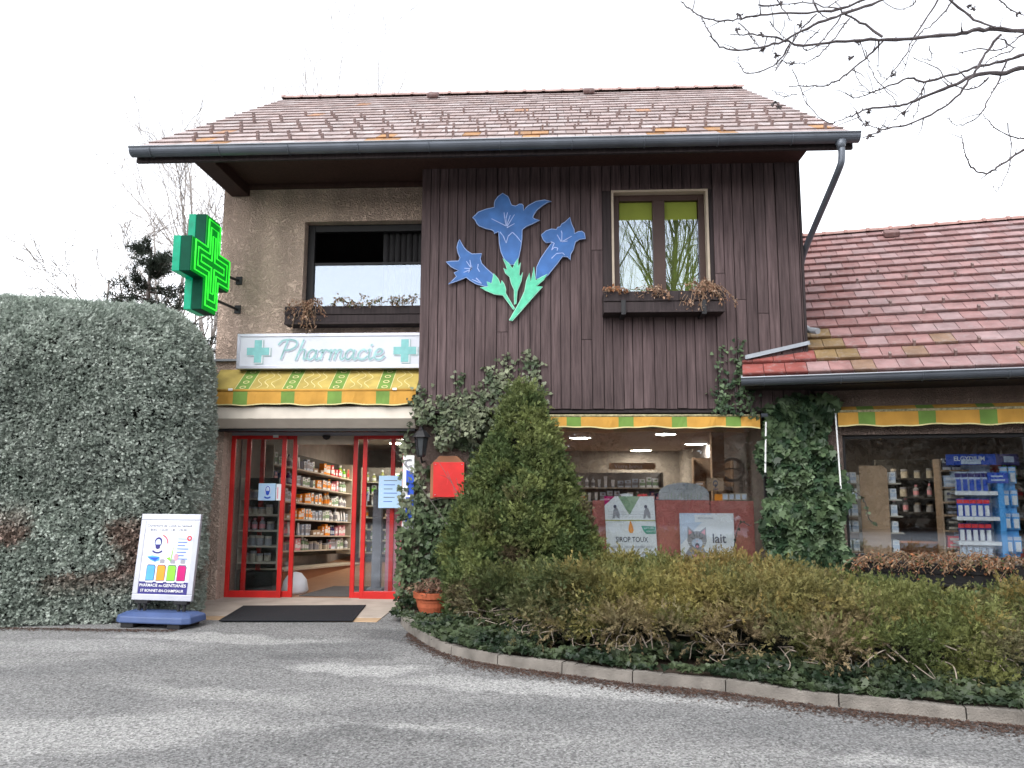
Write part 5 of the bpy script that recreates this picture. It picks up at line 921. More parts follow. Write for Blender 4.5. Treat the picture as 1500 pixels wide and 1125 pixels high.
br = np.clip((vnoise(P*np.array([.8, 1, 1.5]), 2.1, 12)-.57)*8, 0, 1)*np.clip((1.45-P[:, 2])/.4, 0, 1)*np.clip((P[:, 2]-.3)/.3, 0, 1)*.7; br = br[:, None]; T = T*(1-br) + np.array([.27, .145, .11])*(.7+.6*rng.random((len(P), 1)))*br
V, Cc = plumes(P, D, .05+.05*rng.random(len(P)), 4, .060, .0068, T); mesh_np('foliage', V, 3, Cc, 'leaf', hedge)
q = HH-.13; b = MB(lambda x, y, z: (x - .42*max(0, y+1.2), y + .30*min(3, max(-1, x+6.2)), z)); b.box(HC[0]-q[0], HC[0]+q[0]-.1, HC[1]-q[1], HC[1]+q[1]-.3, .0, HC[2]+q[2]-.02); b.build('shade_core', 'core', hedge, bevel=.45)  # solid block coloured as the darkness behind the leaves
b = MB(); b.tint = (1, 1, 1)
for k in range(5): x = -8.4+.7*k; b.tube([(x, -.7, 0), (x+.05, -.75, 1.2)], .05, 6)
b.build('trunk', 'bark', hedge)

# the cone-shaped conifer in front of the ivy
cb = F(765, 860, -.85); czt_ = F(772, 556, -.85)[2]; CP = [(0, .80), (.25, .92), (.5, .94), (.9, .86), (1.3, .74), (1.7, .60), (2.1, .44), (2.5, .28), (2.85, .12), (czt_, .01)]
zsn, rsn = np.array([a for a, _ in CP]), np.array([c*.95 for _, c in CP])
def csdf(P):
    r = np.interp(P[:, 2], zsn, rsn); dx_ = P[:, 0]-cb[0]-.03*P[:, 2]+.05; dy_ = P[:, 1]+.85; an = np.arctan2(dy_, dx_)
    lump = .20*(vnoise(np.stack([np.cos(an)*1.2, np.sin(an)*1.2, P[:, 2]*.9], 1), 2.2, 21)-.5) + .26*(vnoise(P*np.array([1, 1, .7]), 6, 22)-.5)
    return (np.hypot(dx_, dy_) - r*(1+lump) - lump*.25)*.93
con = thing('conifer', 'dark green cone shaped conifer in front of the ivy clad wall', 'conifer', (cb[0], -.85, .05))
P = shell(csdf, (cb[0]-1.3, -2.1, .05), (cb[0]+1.3, .28, czt_-.10), 10500, .12, .01, lambda P: P[:, 1] < .25)
Nn = grad(csdf, P); D = Nn*.6 + np.array([0, 0, .75]) + rng.normal(size=P.shape)*.45
T = mixc(P, (.072, .106, .038), (.185, .215, .075), 6, 25); T *= (.6+.8*vnoise(P, 16, 26))[:, None]; br = (np.clip((vnoise(P, 2.5, 27)-.66)*6, 0, 1)*(P[:, 2] < 1.5))[:, None]; T = T*(1-br) + np.array([.11, .085, .05])*br
V, Cc = plumes(P, D, .10+.09*rng.random(len(P)), 7, .07, .0068, T); mesh_np('foliage', V, 3, Cc, 'leaf', con)
b = MB(); b.lathe((cb[0], -.85, 0), [(max(.01, r-.28), z) for z, r in CP[:-2]], 16); b.build('shade_core', 'core', con); b = MB(); b.tube([(cb[0], -.85, 0), (cb[0]+.05, -.85, 2.4)], [.09, .03], 8); b.build('trunk', 'bark', con)  # the dark cone inside stands in for shade between sprays

# low spreading junipers along the bed
def juniper(label, ells, n, ca, cb_, brown=.35, seed=0):
    C0 = np.array(ells[0][:3]); t = thing('juniper_shrub', label, 'shrub', (C0[0], C0[1], .05), 'low junipers in the bed')
    E_ = [(np.array(e[:3]), np.array(e[3:])) for e in ells]
    def fn(P):
        d = None
        for c, r in E_:
            k = np.linalg.norm((P-c)/r, axis=1); q = (k-1)*r.min(); d = q if d is None else np.minimum(d, q)
        return d - .22*(vnoise(P, 2.3, 31+seed)-.5) - .16*(vnoise(P, 5.5, 32+seed)-.5) - .055*np.sin(P[:, 2]*26 + 9*vnoise(P*np.array([1, 1, .2]), 1.3, 33+seed))
    lo = np.min([c-r*1.25 for c, r in E_], 0); hi = np.max([c+r*1.25 for c, r in E_], 0); lo[2] = .10
    P = shell(fn, lo, hi, int(n*.34), .10, .0, lambda P: P[:, 1] < .22); Nn = grad(fn, P)
    keep = (Nn[:, 2] > -.15) | (rng.random(len(P)) < .25); keep &= (P[:, 2] > .27 + .52*(vnoise(P*np.array([1, .3, 1]), 1.8, 35+seed)-.5)) | (rng.random(len(P)) < .07); P = P[keep][:n]; Nn = Nn[keep][:n]
    D = Nn*np.array([.9, .9, .55]) + np.array([0, -.25, .14]) + rng.normal(size=P.shape)*.45
    T = mixc(P, ca, cb_, 3.0, 36+seed); T *= (.6+.8*vnoise(P, 14, 37))[:, None]
    br = np.clip((vnoise(P, 2.4, 38+seed)-(.85-brown))*5, 0, 1)*np.clip((.60-P[:, 2])/.22, 0, 1)*.85; br = br[:, None]; br *= (.55 if seed in (0, 9) else .8); T = T*(1-br) + np.array([.20, .14, .095])*(.6+.8*rng.random((len(P), 1)))*br
    go = (np.clip((vnoise(P, 1.7, 39+seed)-.52)*5, 0, 1)*(P[:, 2] > .5)*.7)[:, None]; T = T*(1-go) + np.array([.27, .19, .065])*(.7+.6*rng.random((len(P), 1)))*go
    V, Cc = plumes(P, D, .14+.16*rng.random(len(P)), 9, .060, .0048, T, 1.0, .012); mesh_np('foliage', V, 3, Cc, 'leaf', t)
    b = MB()
    for c, r in E_:                                       # the bare grey limbs under the foliage
        for k in range(16):
            a = random.uniform(0, 2*math.pi) if k > 8 else random.uniform(math.pi*1.05, math.pi*1.95); e = c + np.array([math.cos(a)*r[0]*.95, math.sin(a)*r[1]*.95, random.uniform(-.1, .6)*r[2]]); e[2] = max(.12, e[2])
            m_ = lerp(c*[1, 1, 0]+[0, 0, .08], e, .5) + np.array([random.uniform(-.1, .1), random.uniform(-.1, .1), random.uniform(.02, .2)]); b.tube(smooth_line([c*[1, 1, 0]+[0, 0, .06], m_, e], 5), np.linspace(.018, .005, 11), 5)
    for c, r in E_:
        for k in range(26):
            a = random.uniform(math.pi*1.05, math.pi*1.95); e = c + np.array([math.cos(a)*r[0]*1.02, math.sin(a)*r[1]*1.02, random.uniform(-.25, .35)*r[2]]); e[2] = max(.16, e[2]); s0__ = lerp(c*[1, 1, 0]+[0, 0, .12], e, .45); m_ = lerp(s0__, e, .5) + rng.normal(size=3)*.06; b.tube(smooth_line([s0__, m_, e, e+rng.normal(size=3)*.08+[0, -.05, -.02]], 4), np.linspace(.008, .0025, 13), 4)
    b.build('limbs', 'limb_grey', t)
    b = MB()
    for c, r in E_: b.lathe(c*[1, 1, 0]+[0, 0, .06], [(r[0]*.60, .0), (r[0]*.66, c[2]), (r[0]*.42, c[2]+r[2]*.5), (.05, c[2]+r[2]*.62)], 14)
    b.build('shade_core', 'core', t); return t  # dark solid added so hollows between shoots look shaded
DG, OL, YG = (.045, .062, .024), (.105, .112, .036), (.15, .135, .045)
juniper('dark green low juniper at the foot of the cone shaped conifer', [(-.22, -1.75, .17, .70, .75, .46), (.28, -2.3, .20, .72, .85, .44)], 24000, (.07, .09, .035), (.16, .17, .06), .45, 0)
juniper('golden olive juniper spreading below the two window posters', [(1.0, -2.45, .23, .95, 1.1, .42), (.9, -1.0, .30, .95, .8, .38)], 32000, (.12, .13, .042), (.25, .215, .07), .45, 3)
juniper('olive juniper with bare grey twigs below the ivy clad pier', [(2.05, -2.75, .23, .95, 1.2, .41), (2.2, -1.1, .30, 1.0, .9, .38)], 34000, (.105, .115, .040), (.21, .185, .065), .5, 6)
juniper('lower greener juniper at the right edge below the annex window', [(3.05, -3.1, .15, .95, 1.15, .38), (3.9, -2.9, .08, .9, 1.2, .34), (3.2, -1.4, .18, .8, .8, .32)], 34000, (.085, .11, .036), (.17, .18, .058), .4, 9)

juniper('low green juniper at the far right end of the bed', [(5.1, -2.6, .15, 1.0, 1.2, .36)], 12000, (.085, .11, .036), (.17, .18, .058), .3, 12)

# ivy
IVD, IVL = np.array([.022, .040, .022]), np.array([.095, .125, .075])
def ivy_tint(P, dark=IVD, light=IVL): return mixc(P, dark, light, 9, 41, .25, .75)*(.75+.5*rng.random((len(P), 1)))
def ivy_obj(name, label, P, N, sz, parent=None, stems=None, kind=None, cat='ivy', tint=None):
    V, Cc = ivy_leaves(P, N, sz, ivy_tint(P) if tint is None else tint)
    if kind: return mesh_np(name, V, len(IVY), Cc, 'ivy', None, kind=kind, label=label)
    t = thing(name, label, cat, tuple(P.mean(0)*[1, 1, 0])); mesh_np('leaves', V, len(IVY), Cc, 'ivy', t)
    if stems: b = MB(); [b.tube(s_, .006, 4) for s_ in stems]; b.build('stems', 'twig', t)
    return t
# left pier
n = 5200; X = -2.16 + 1.75*rng.random(n); Z = .05 + 2.75*rng.random(n); Pl = np.stack([X, np.zeros(n), Z], 1)
dens = vnoise(Pl, 2.2, 51)*.9 + .35*(Z < 1.5) + .15; ok = rng.random(n) < dens
c0, c1 = F(634, 728, .1), F(680, 672, .1); ok &= ~((X > c0[0]-.05) & (X < c1[0]+.05) & (Z > c0[2]-.02) & (Z < c1[2]+.12)); ok &= ~((np.abs(X-lx) < .15) & (np.abs(Z-lz) < .27))
thick = .05 + .22*np.clip((1.7-Z)/1.7, 0, 1)*(.5+.5*vnoise(Pl, 3, 52)); Y = .28 - thick*rng.random(n)**.6
Pl = np.stack([X, Y, Z], 1)[ok]; S_ = []; PP = [Pl]; SZ = [.055+.035*rng.random(len(Pl))]
for px, top, bot in ((617, 566, 640), (622, 590, 660), (675, 548, 640), (683, 575, 640), (720, 545, 640), (728, 560, 650), (742, 518, 620), (752, 530, 620), (772, 514, 600), (785, 522, 600), (700, 575, 640), (655, 585, 640), (645, 600, 650)):
    a, c = F(px+random.uniform(-4, 4), bot, -.05), F(px, top, -.05); ln = smooth_line([a, lerp(a, c, .35)+np.array([random.uniform(-.06, .06), 0, 0]), lerp(a, c, .7)+np.array([random.uniform(-.06, .06), 0, 0]), c], 6); S_.append(ln)
    for q in ln:
        m_ = 4; k = rng.normal(size=(m_, 3))*np.array([.055, .02, .03]); k[:, 1] = -np.abs(k[:, 1]); PP.append(q + k); SZ.append(.038+.03*rng.random(m_))
m_ = 420; X = rng.uniform(F(690, 580, -.05)[0], F(800, 580, -.05)[0], m_); Z = rng.uniform(2.55, 3.25, m_); Q = np.stack([X, np.full(m_, -.06), Z], 1); Q = Q[vnoise(Q, 4, 55) > .42 + .22*(Z-2.6)]; PP.append(Q); SZ.append(.04+.03*rng.random(len(Q)))
m_ = 420; Q = np.stack([rng.uniform(-2.0, -.9, m_), .0-.08*rng.random(m_), rng.uniform(2.35, 2.85, m_)], 1); Q = Q[vnoise(Q, 4, 56) > .45]; PP.append(Q); SZ.append(.05+.03*rng.random(len(Q)))
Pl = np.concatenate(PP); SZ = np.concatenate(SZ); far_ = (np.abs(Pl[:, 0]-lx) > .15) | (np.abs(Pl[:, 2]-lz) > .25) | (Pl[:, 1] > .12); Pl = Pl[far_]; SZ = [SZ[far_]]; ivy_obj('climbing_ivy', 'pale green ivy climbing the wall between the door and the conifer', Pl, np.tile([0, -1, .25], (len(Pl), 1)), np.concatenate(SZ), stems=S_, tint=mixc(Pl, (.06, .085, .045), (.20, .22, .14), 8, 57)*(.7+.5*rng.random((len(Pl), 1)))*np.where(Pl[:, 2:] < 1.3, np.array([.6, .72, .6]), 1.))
# right pier
n = 6500; X = rng.uniform(2.72, 4.12, n); Z = rng.uniform(.25, 2.85, n); edge = 3.76 + .28*np.clip((1.3-Z)/1.0, 0, 1) + .12*np.sin(Z*5) - .1*np.clip(Z-2.0, 0, 1)
Pl = np.stack([X, np.zeros(n), Z], 1); ok = (X < edge) & (X > 2.80 - .06*np.sin(Z*7)) ; ok &= (Z < 2.62 + .3*vnoise(Pl, 3, 61)) & (rng.random(n) < .35+vnoise(Pl, 3, 62))
bump_ = .08 + .22*vnoise(Pl, 3.4, 63); Y = .14 - bump_*(rng.random(n)**.5) - .20*np.clip((X-3.3), 0, .8); Pl = np.stack([X, Y, Z], 1)[ok]; SZ = [.085+.055*rng.random(len(Pl))]; PP = [Pl]; S_ = []
for px, top, bot in ((1056, 510, 590), (1082, 500, 560), (1088, 530, 600), (1074, 545, 605), (1062, 560, 605), (1095, 560, 610), (1048, 575, 605)):
    a, c = F(px+random.uniform(-4, 8), bot, -.06), F(px, top, -.06); ln = smooth_line([a, lerp(a, c, .5)+np.array([random.uniform(-.07, .07), 0, 0]), c], 7); S_.append(ln)
    for q in ln: k = rng.normal(size=(3, 3))*np.array([.05, .02, .03]); k[:, 1] = -np.abs(k[:, 1]); PP.append(q+k); SZ.append(.036+.028*rng.random(3))
Pl = np.concatenate(PP); ivy_obj('climbing_ivy', 'thick dark green ivy smothering the pier between the two shop windows', Pl, np.tile([-.1, -1, .3], (len(Pl), 1)), np.concatenate(SZ), stems=S_, tint=mixc(Pl, (.026, .052, .026), (.095, .14, .07), 10, 64)*(.6+.75*rng.random((len(Pl), 1))))
# ivy sprig across the annex glass, ivy patch by the long window box
ln = [A(*[AF(px, py, .25)[0], .25, AF(px, py, .25)[1]]) for px, py in ((1240, 712), (1262, 728), (1270, 745), (1273, 760), (1284, 768))]; ln = smooth_line(ln, 4); Pl = np.array(ln) + rng.normal(size=(len(ln), 3))*.012; ivy_obj('ivy_sprig', 'thin trailing ivy sprig in front of the beige gondola', Pl, np.tile([0, -1, .2], (len(Pl), 1)), np.full(len(Pl), .05), stems=[ln])
ln = smooth_line([F(px, py, .30) for px, py in ((1098, 770), (1085, 765), (1078, 785), (1076, 800), (1080, 815))], 4); Pl = np.array(ln)[::2] + rng.normal(size=(len(ln[::2]), 3))*.012; ivy_obj('ivy_sprig', 'thin curled ivy sprig over the edge of the kitten poster', Pl, np.tile([0, -1, .2], (len(Pl), 1)), np.full(len(Pl), .045), stems=[ln], tint=np.tile([.02, .03, .02], (len(Pl), 1)))
n = 1100; Pl = np.array([A(s_, t_, z_) for s_, t_, z_ in zip(rng.uniform(1.9, 3.9, n), rng.uniform(-.75, -.08, n), rng.uniform(.12, .42, n))]); Pl[:, 2] -= .1*vnoise(Pl, 3, 66); ivy_obj('ivy_patch', 'bright green ivy patch under the long annex window box', Pl, np.tile([0, -.6, .8], (n, 1)), .07+.04*rng.random(n), tint=mixc(Pl, (.045, .085, .040), (.10, .17, .085), 5, 67))
# ivy ground cover between the junipers and the kerb
KA = np.array([k for k in KERB]); n = 21000; kx_ = rng.uniform(-1.95, 6.6, n); ky_ = np.interp(kx_, KA[:, 0], KA[:, 1]); dep = rng.random(n)**1.3*1.9; Pl = np.stack([kx_, ky_+.07+dep, np.zeros(n)], 1)
dep[(kx_ < -1.2)] *= .8; Pl[:, 2] = .085 + .09*rng.random(n)*np.clip(dep/.35, .25, 1) + .05*(vnoise(Pl, 4, 71)); Pl = Pl[(Pl[:, 1] < .25) & (Pl[:, 1] > np.interp(Pl[:, 0], KA[:, 0], KA[:, 1])) & (vnoise(Pl, 1.8, 72) + .25*(dep < .9) > .40)]
nearpot = (np.abs(Pl[:, 0]-P0[0]+.03) < .34) & (Pl[:, 1] < P0[1]+.05); Pl[nearpot, 2] = np.minimum(Pl[nearpot, 2], .08); Pl = Pl[~(np.hypot(Pl[:, 0]-P0[0], Pl[:, 1]-P0[1]) < .27)]
ivy_obj('ivy_ground_cover', 'dark ivy carpeting the ground behind the kerb', Pl, np.tile([0, -.35, 1], (len(Pl), 1)), .036+.03*rng.random(len(Pl)), kind='stuff', tint=mixc(Pl, (.014, .026, .013), (.055, .075, .036), 7, 73)*(.7+.6*rng.random((len(Pl), 1))))

# dry litter along the kerb and hedge
n = 9000; kx_ = rng.uniform(-1.6, 4.2, n); ky_ = np.interp(kx_, KA[:, 0], KA[:, 1]); Q = np.stack([kx_, ky_ - .02 - np.abs(rng.normal(size=n))*.14, np.full(n, .006)], 1)
Q2 = np.stack([rng.uniform(-8, -4.2, 3000), -1.85 - np.abs(rng.normal(size=3000))*.08, np.full(3000, .006)], 1); Q = np.concatenate([Q, Q2]); n = len(Q); a_ = rng.uniform(0, 6.3, n); L_ = .012+.022*rng.random(n); dx_, dy_ = np.cos(a_)*L_, np.sin(a_)*L_
V = np.stack([Q + np.stack([-dy_*.3, dx_*.3, np.zeros(n)], 1), Q + np.stack([dx_, dy_, .006*rng.random(n)], 1), Q + np.stack([dy_*.3, -dx_*.3, np.zeros(n)], 1)], 1).reshape(-1, 3)
mesh_np('leaf_litter', V, 3, np.repeat(np.array([.10, .06, .045])*(.4+1.1*rng.random((n, 1))), 3, 0), 'dry', None, kind='stuff')

# dried plants in the boxes and the pot
def dried(label, roots, L, drop, n, tints, out=(0, -1, 0), name='dried_plant', leaf=.045, up=.10, spread=.3):
    roots = [np.array(r, float) for r in roots]; t = thing(name, label, 'dead plant', tuple(np.mean(roots, 0))); b = MB(); LP = []; o = np.array(out, float)
    for r in roots:
        for k in range(n):
            l_ = L*random.uniform(.4, 1.1); sd_ = np.array([random.uniform(-1, 1)*spread, 0, 0]); p1 = r + o*random.uniform(.02, .12) + sd_*.4 + np.array([0, 0, up*random.uniform(.3, 1.2)]); p2 = p1 + o*random.uniform(.02, .10) + sd_*.6 + np.array([0, 0, -drop*l_*random.uniform(.3, .7)]); p3 = p2 + sd_*.3 + np.array([random.uniform(-.04, .04), random.uniform(-.03, .02), -drop*l_*random.uniform(.3, .8)])
            ln = smooth_line([r, p1, p2, p3], 4); b.tube(ln, .0035, 4); LP += [q + rng.normal(size=3)*.018 for q in ln[3:] for _ in (0, 1) if random.random() < .7]
    b.build('stems', 'dry_stem', t); LP = np.array(LP); m_ = len(LP); tt_ = np.array(tints)[rng.integers(0, len(tints), m_)]*(.6+.7*rng.random((m_, 1)))
    u_ = unit(rng.normal(size=(m_, 3)) + np.array([0, -.3, -.8])); v_ = unit(np.cross(u_, rng.normal(size=(m_, 3)))); s_ = (leaf*(.5+.8*rng.random(m_)))[:, None]
    V = np.stack([LP, LP+u_*s_*.5+v_*s_*.28, LP+u_*s_+np.cross(u_, v_)*s_*.3, LP+u_*s_*.5-v_*s_*.28], 1).reshape(-1, 3); mesh_np('dry_leaves', V, 4, np.repeat(tt_, 4, 0), 'dry', t); return t
M['dry_stem'] = mat('dry_stem', (.26, .17, .11), .9)
BRW = [(.30, .17, .11), (.38, .23, .15), (.22, .12, .08), (.42, .30, .22)]; RUS = [(.40, .17, .08), (.34, .16, .09), (.45, .28, .16), (.28, .15, .09)]; MIX = [(.20, .13, .08), (.30, .22, .14), (.10, .12, .05), (.36, .28, .2)]
yy = -.22
dried('big dried brown plant spilling over the right end of the window box', [(bx1-.12-.08*k, yy, bz1-.03) for k in range(4)], .42, .75, 9, BRW, spread=.25, up=.16)
dried('small dried plant in the middle of the window box on the timber', [(F(950+8*k, 432, yy)[0], yy, bz1-.03) for k in range(3)], .22, .6, 6, BRW, up=.10, spread=.16)
dried('few withered reddish leaves at the left end of the timber window box', [(F(912+5*k, 432, yy)[0], yy, bz1-.03) for k in range(3)], .08, .3, 4, RUS, up=.08)
dried('dried brown plant hanging over the left end of the stucco window box', [(cx0+.22+.09*k, .30, cz1-.03) for k in range(4)], .40, .75, 8, BRW, up=.12, spread=.16)
dried('row of sparse withered sprigs along the stucco window box', [(F(px, 440, .3)[0], .30, cz1-.03) for px in (490, 505, 520, 524, 548, 560, 575, 584, 592, 604)], .10, .15, 3, MIX, up=.14, spread=.15)
dried('matted rusty dead stems covering the long annex window box', [A(1.25+.085*k, .1, pz1-.02) for k in range(46)], .22, .75, 6, RUS+MIX, up=.13, spread=.28, out=tuple(-AN))
dried('dead stems in the terracotta pot', [tuple(P0+np.array([.13*math.cos(k), .1*math.sin(k), .22])) for k in range(7)], .14, .4, 4, [(.20, .12, .09), (.26, .17, .12)], up=.14, spread=.14)
# leafless shrub by the plaque
def bare_shrub(label, base, heads, r=.008):
    t = thing('bare_shrub', label, 'shrub', tuple(base)); b = MB()
    for h in heads:
        h = np.array(h, float); m_ = lerp(base, h, .5)+rng.normal(size=3)*.06; ln = smooth_line([base, m_, h], 6); b.tube(ln, np.linspace(r, r*.3, len(ln)), 4)
        for q in (6, 8, 10): e = ln[q] + rng.normal(size=3)*np.array([.16, .05, .10]) + [0, 0, .06]; b.tube([ln[q], lerp(ln[q], e, .5)+rng.normal(size=3)*.015, e], [r*.4, r*.3, r*.2], 4)
    b.build('twigs', 'pale_twig', t)
bare_shrub('leafless pale shrub with thin twigs beside the red plaque', F(722, 800, -.15)*[1, 1, .3], [F(px, py, -.15) for px, py in ((655, 690), (668, 700), (690, 690), (700, 705), (710, 715), (640, 672), (720, 700), (683, 740), (660, 745), (575, 655))])

# ------------------------------------------------------------------ trees
# the leafless tree standing right of the frame whose branches hang into it
BY = -4.6
def bp(zx, zy, y): return F(1000+zx/3, zy/3, y)
BR = [([(1500,135),(1400,130),(1300,130),(1200,150),(1050,165),(900,175),(750,180),(600,190),(510,200),(450,175),(370,160),(290,150),(250,155),(210,150)], 10, 2, 0),
 ([(880,160),(800,110),(720,65),(690,40),(640,30)], 5, 3, 0), ([(930,-20),(800,30),(700,65),(600,100),(500,150),(420,190),(330,210),(260,222),(190,215),(150,190),(120,150),(100,105),(80,75)], 6, 2, -.3),
 ([(860,-30),(690,40),(550,55),(400,60),(300,72),(220,88),(150,90),(80,70),(30,40),(-10,5)], 5.5, 2, .2), ([(730,80),(680,150),(640,200),(600,240),(550,270),(480,280),(430,262)], 3, 1.5, .2),
 ([(1500,240),(1400,270),(1280,300),(1180,330),(1060,360),(1000,345),(930,370),(850,400),(760,430),(715,410)], 7, 2, .4), ([(1500,295),(1400,320),(1300,330),(1200,370),(1100,410),(1000,450),(930,470),(810,480),(750,505),(685,530)], 10, 2, -.2),
 ([(1400,150),(1340,220),(1300,290),(1260,350),(1200,430),(1120,490),(1000,545),(920,560),(860,580),(790,605)], 6, 2, -.4), ([(880,180),(820,240),(740,310),(670,360),(620,378),(530,380),(470,375)], 4.5, 2, .1),
 ([(1135,-20),(1080,70),(1020,160),(980,240),(930,310),(880,370),(840,410)], 4, 1.5, .5), ([(1190,-5),(1120,90),(1050,140),(1010,200),(970,320)], 3, 1.5, .3), ([(1560,630),(1500,660),(1420,710),(1370,745),(1320,760),(1270,730),(1240,670),(1228,590)], 6, 2, .0),
 ([(1560,615),(1500,610),(1440,600),(1370,560),(1320,505)], 4, 1.5, .2), ([(1430,260),(1380,370),(1340,440),(1310,500),(1260,540),(1200,550),(1165,520)], 3.5, 1.5, .2), ([(1170,-5),(1260,70),(1350,115),(1440,130)], 5, 4, .0),
 ([(1425,540),(1445,660),(1410,790),(1380,840),(1358,810)], 2.5, 1.2, .3), ([(480,300),(510,370),(550,470)], 2, 1.2, .1), ([(470,190),(440,250),(380,300),(290,325),(255,290),(240,245)], 4, 1.5, .1), ([(500,150),(480,190),(440,260),(405,305)], 3, 1.5, .3),
 ([(1070,365),(1030,430),(990,470),(940,520),(900,555)], 3, 1.5, .2), ([(1060,375),(1040,450),(1010,530)], 2.6, 1.4, -.1), ([(1560,125),(1500,150),(1400,215),(1300,215),(1210,235)], 4, 2, .5), ([(1400,170),(1450,215),(1350,260),(1320,300)], 3, 1.5, .3),
 ([(1345,340),(1300,380),(1240,392),(1180,370),(1120,300),(1060,275),(1010,250)], 3.5, 1.4, .2), ([(590,60),(520,130),(460,230),(410,310)], 3, 1.6, .4), ([(700,70),(620,170),(560,215),(510,200)], 3, 2, -.2), ([(800,220),(820,290),(860,360),(930,440),(935,470)], 2.4, 1.4, .2),
 ([(760,490),(790,540),(850,560),(920,560)], 2.6, 1.6, -.3), ([(400,-15),(450,50),(480,95)], 3, 1.6, .2), ([(330,20),(430,20),(560,10),(640,30),(700,-10)], 3.4, 2, .3), ([(560,-20),(600,50),(640,90)], 3, 2, .1), ([(1040,-20),(1000,30),(940,40),(880,5)], 2.4, 1.4, .4), ([(1390,0),(1440,40),(1500,70)], 3, 2, .3), ([(500,410),(440,425),(390,395)], 2, 1.2, .1), ([(690,530),(640,540),(560,470),(520,385)], 2, 1.4, .0),
 ([(750,300),(770,350),(820,400),(880,410)], 2, 1.2, .2), ([(850,280),(870,330),(905,350)], 1.8, 1.1, .3), ([(1080,200),(1095,260),(1050,255)], 2, 1.1, .2), ([(290,150),(330,200),(360,225)], 2.4, 1.3, .2), ([(240,95),(290,140),(330,190)], 2.4, 1.3, .1), ([(600,130),(580,150),(540,190)], 2, 1.2, .0), ([(380,95),(420,140),(470,180)], 2.4, 1.4, .0)]
trunkx = np.array([6.3, -4.3, 0]); tr = thing('bare_tree', 'leafless tree hanging thin dark branches into the top right corner', 'tree', tuple(trunkx))
b = MB(); b.tube(smooth_line([trunkx, trunkx+[.05, 0, 2], trunkx+[-.05, .05, 4.4], trunkx+[.1, 0, 7.5]], 5), np.linspace(.20, .10, 16), 10); b.build('trunk', 'bark', tr, smooth=True)
b = MB(); 
for pts, w0, w1, dy in BR:
    P_ = [bp(x, y, BY+dy+.04*math.sin(i*1.7)) for i, (x, y) in enumerate(pts)]
    ln = smooth_line(P_, 4); ln = [q + rng.normal(size=3)*.004 for q in ln]; k = len(ln); pxm = 6.0/FPX/3*1.0; rr = np.linspace(w0, w1, k)*pxm*1.05
    b.tube(ln, rr*(1+.12*rng.normal(size=k)), 6)
    if pts[0][0] >= 1490:
        a, c = ln[0], trunkx+[0, 0, max(2.6, ln[0][2]-1.0)]; b.tube(smooth_line([c, lerp(c, a, .5)+[0, 0, .25], a], 5), np.linspace(w0*pxm*2.2, rr[0], 11), 6)
    elif pts[0][1] < 5:
        a = ln[0]; c = np.array([a[0]+.7, a[1]+.1, a[2]+.8]); e = trunkx+[.05, 0, 6.6]; b.tube(smooth_line([e, c, a], 6), np.linspace(w0*pxm*2.0, rr[0], 13), 6)
    for i in range(1, k-1):                                   # knobbly buds and short spurs
        if random.random() < .75: d = rng.normal(size=3); d = unit(d)*random.uniform(.012, .024); b.tube([ln[i], ln[i]+d], [rr[i]*.8+.002, .0022], 4)
        if random.random() < .10: d = unit(rng.normal(size=3)+[-.3, 0, .5]); l_ = random.uniform(.06, .22); e = ln[i]+d*l_; b.tube([ln[i], lerp(ln[i], e, .5)+rng.normal(size=3)*.01, e], [rr[i]*.5+.0015, .003, .0018], 4)
b.build('branches', 'twig', tr)
for zx, zy in ((240,130),(515,110),(1260,30),(1275,38),(740,250),(928,325),(480,278),(820,600),(860,580),(805,540),(970,495),(410,240),(350,222),(430,15),(1475,60),(770,188),(420,465),(400,455),(818,490),(350,150),(248,66)):
    c = bp(zx, zy, BY+.1); LP = c + rng.normal(size=(10, 3))*.012
    kb = MB()
    for q in LP: d = unit(rng.normal(size=3)-[0, 0, .6])*.020; kb.tube([c, q, q+d], [.003, .007, .001], 4)
    kb.build('seed_cluster', 'twig', tr)

def grow(b, p, d, L, r, lev, maxlev, kids, spread, upb, rmin=.004, wig=.12, kl=(.5, .75), tipr=.35):
    n = 5; pts = [p]; dd = unit(d)
    for i in range(n): dd = unit(dd + rng.normal(size=3)*wig + np.array([0, 0, upb])); pts.append(pts[-1]+dd*L/n)
    b.tube(pts, np.linspace(r, max(rmin*.6, r*tipr), n+1), 6 if lev == 0 else (4 if lev == 1 else 3), cap=False)
    if lev >= maxlev: return
    for k in range(kids[lev]):
        t = random.uniform(.25, 1) if lev else random.uniform(.3, 1); i = min(n-1, int(t*n)); q = lerp(pts[i], pts[i+1], t*n-i)
        s_ = unit(np.cross(pts[i+1]-pts[i], rng.normal(size=3))); d2 = unit(unit(pts[i+1]-pts[i])*math.cos(spread) + s_*math.sin(spread))
        grow(b, q, d2, L*random.uniform(*kl)*(1.1-.4*t), max(rmin, r*(1-.6*t)*.55), lev+1, maxlev, kids, spread, upb, rmin, wig, kl, tipr)
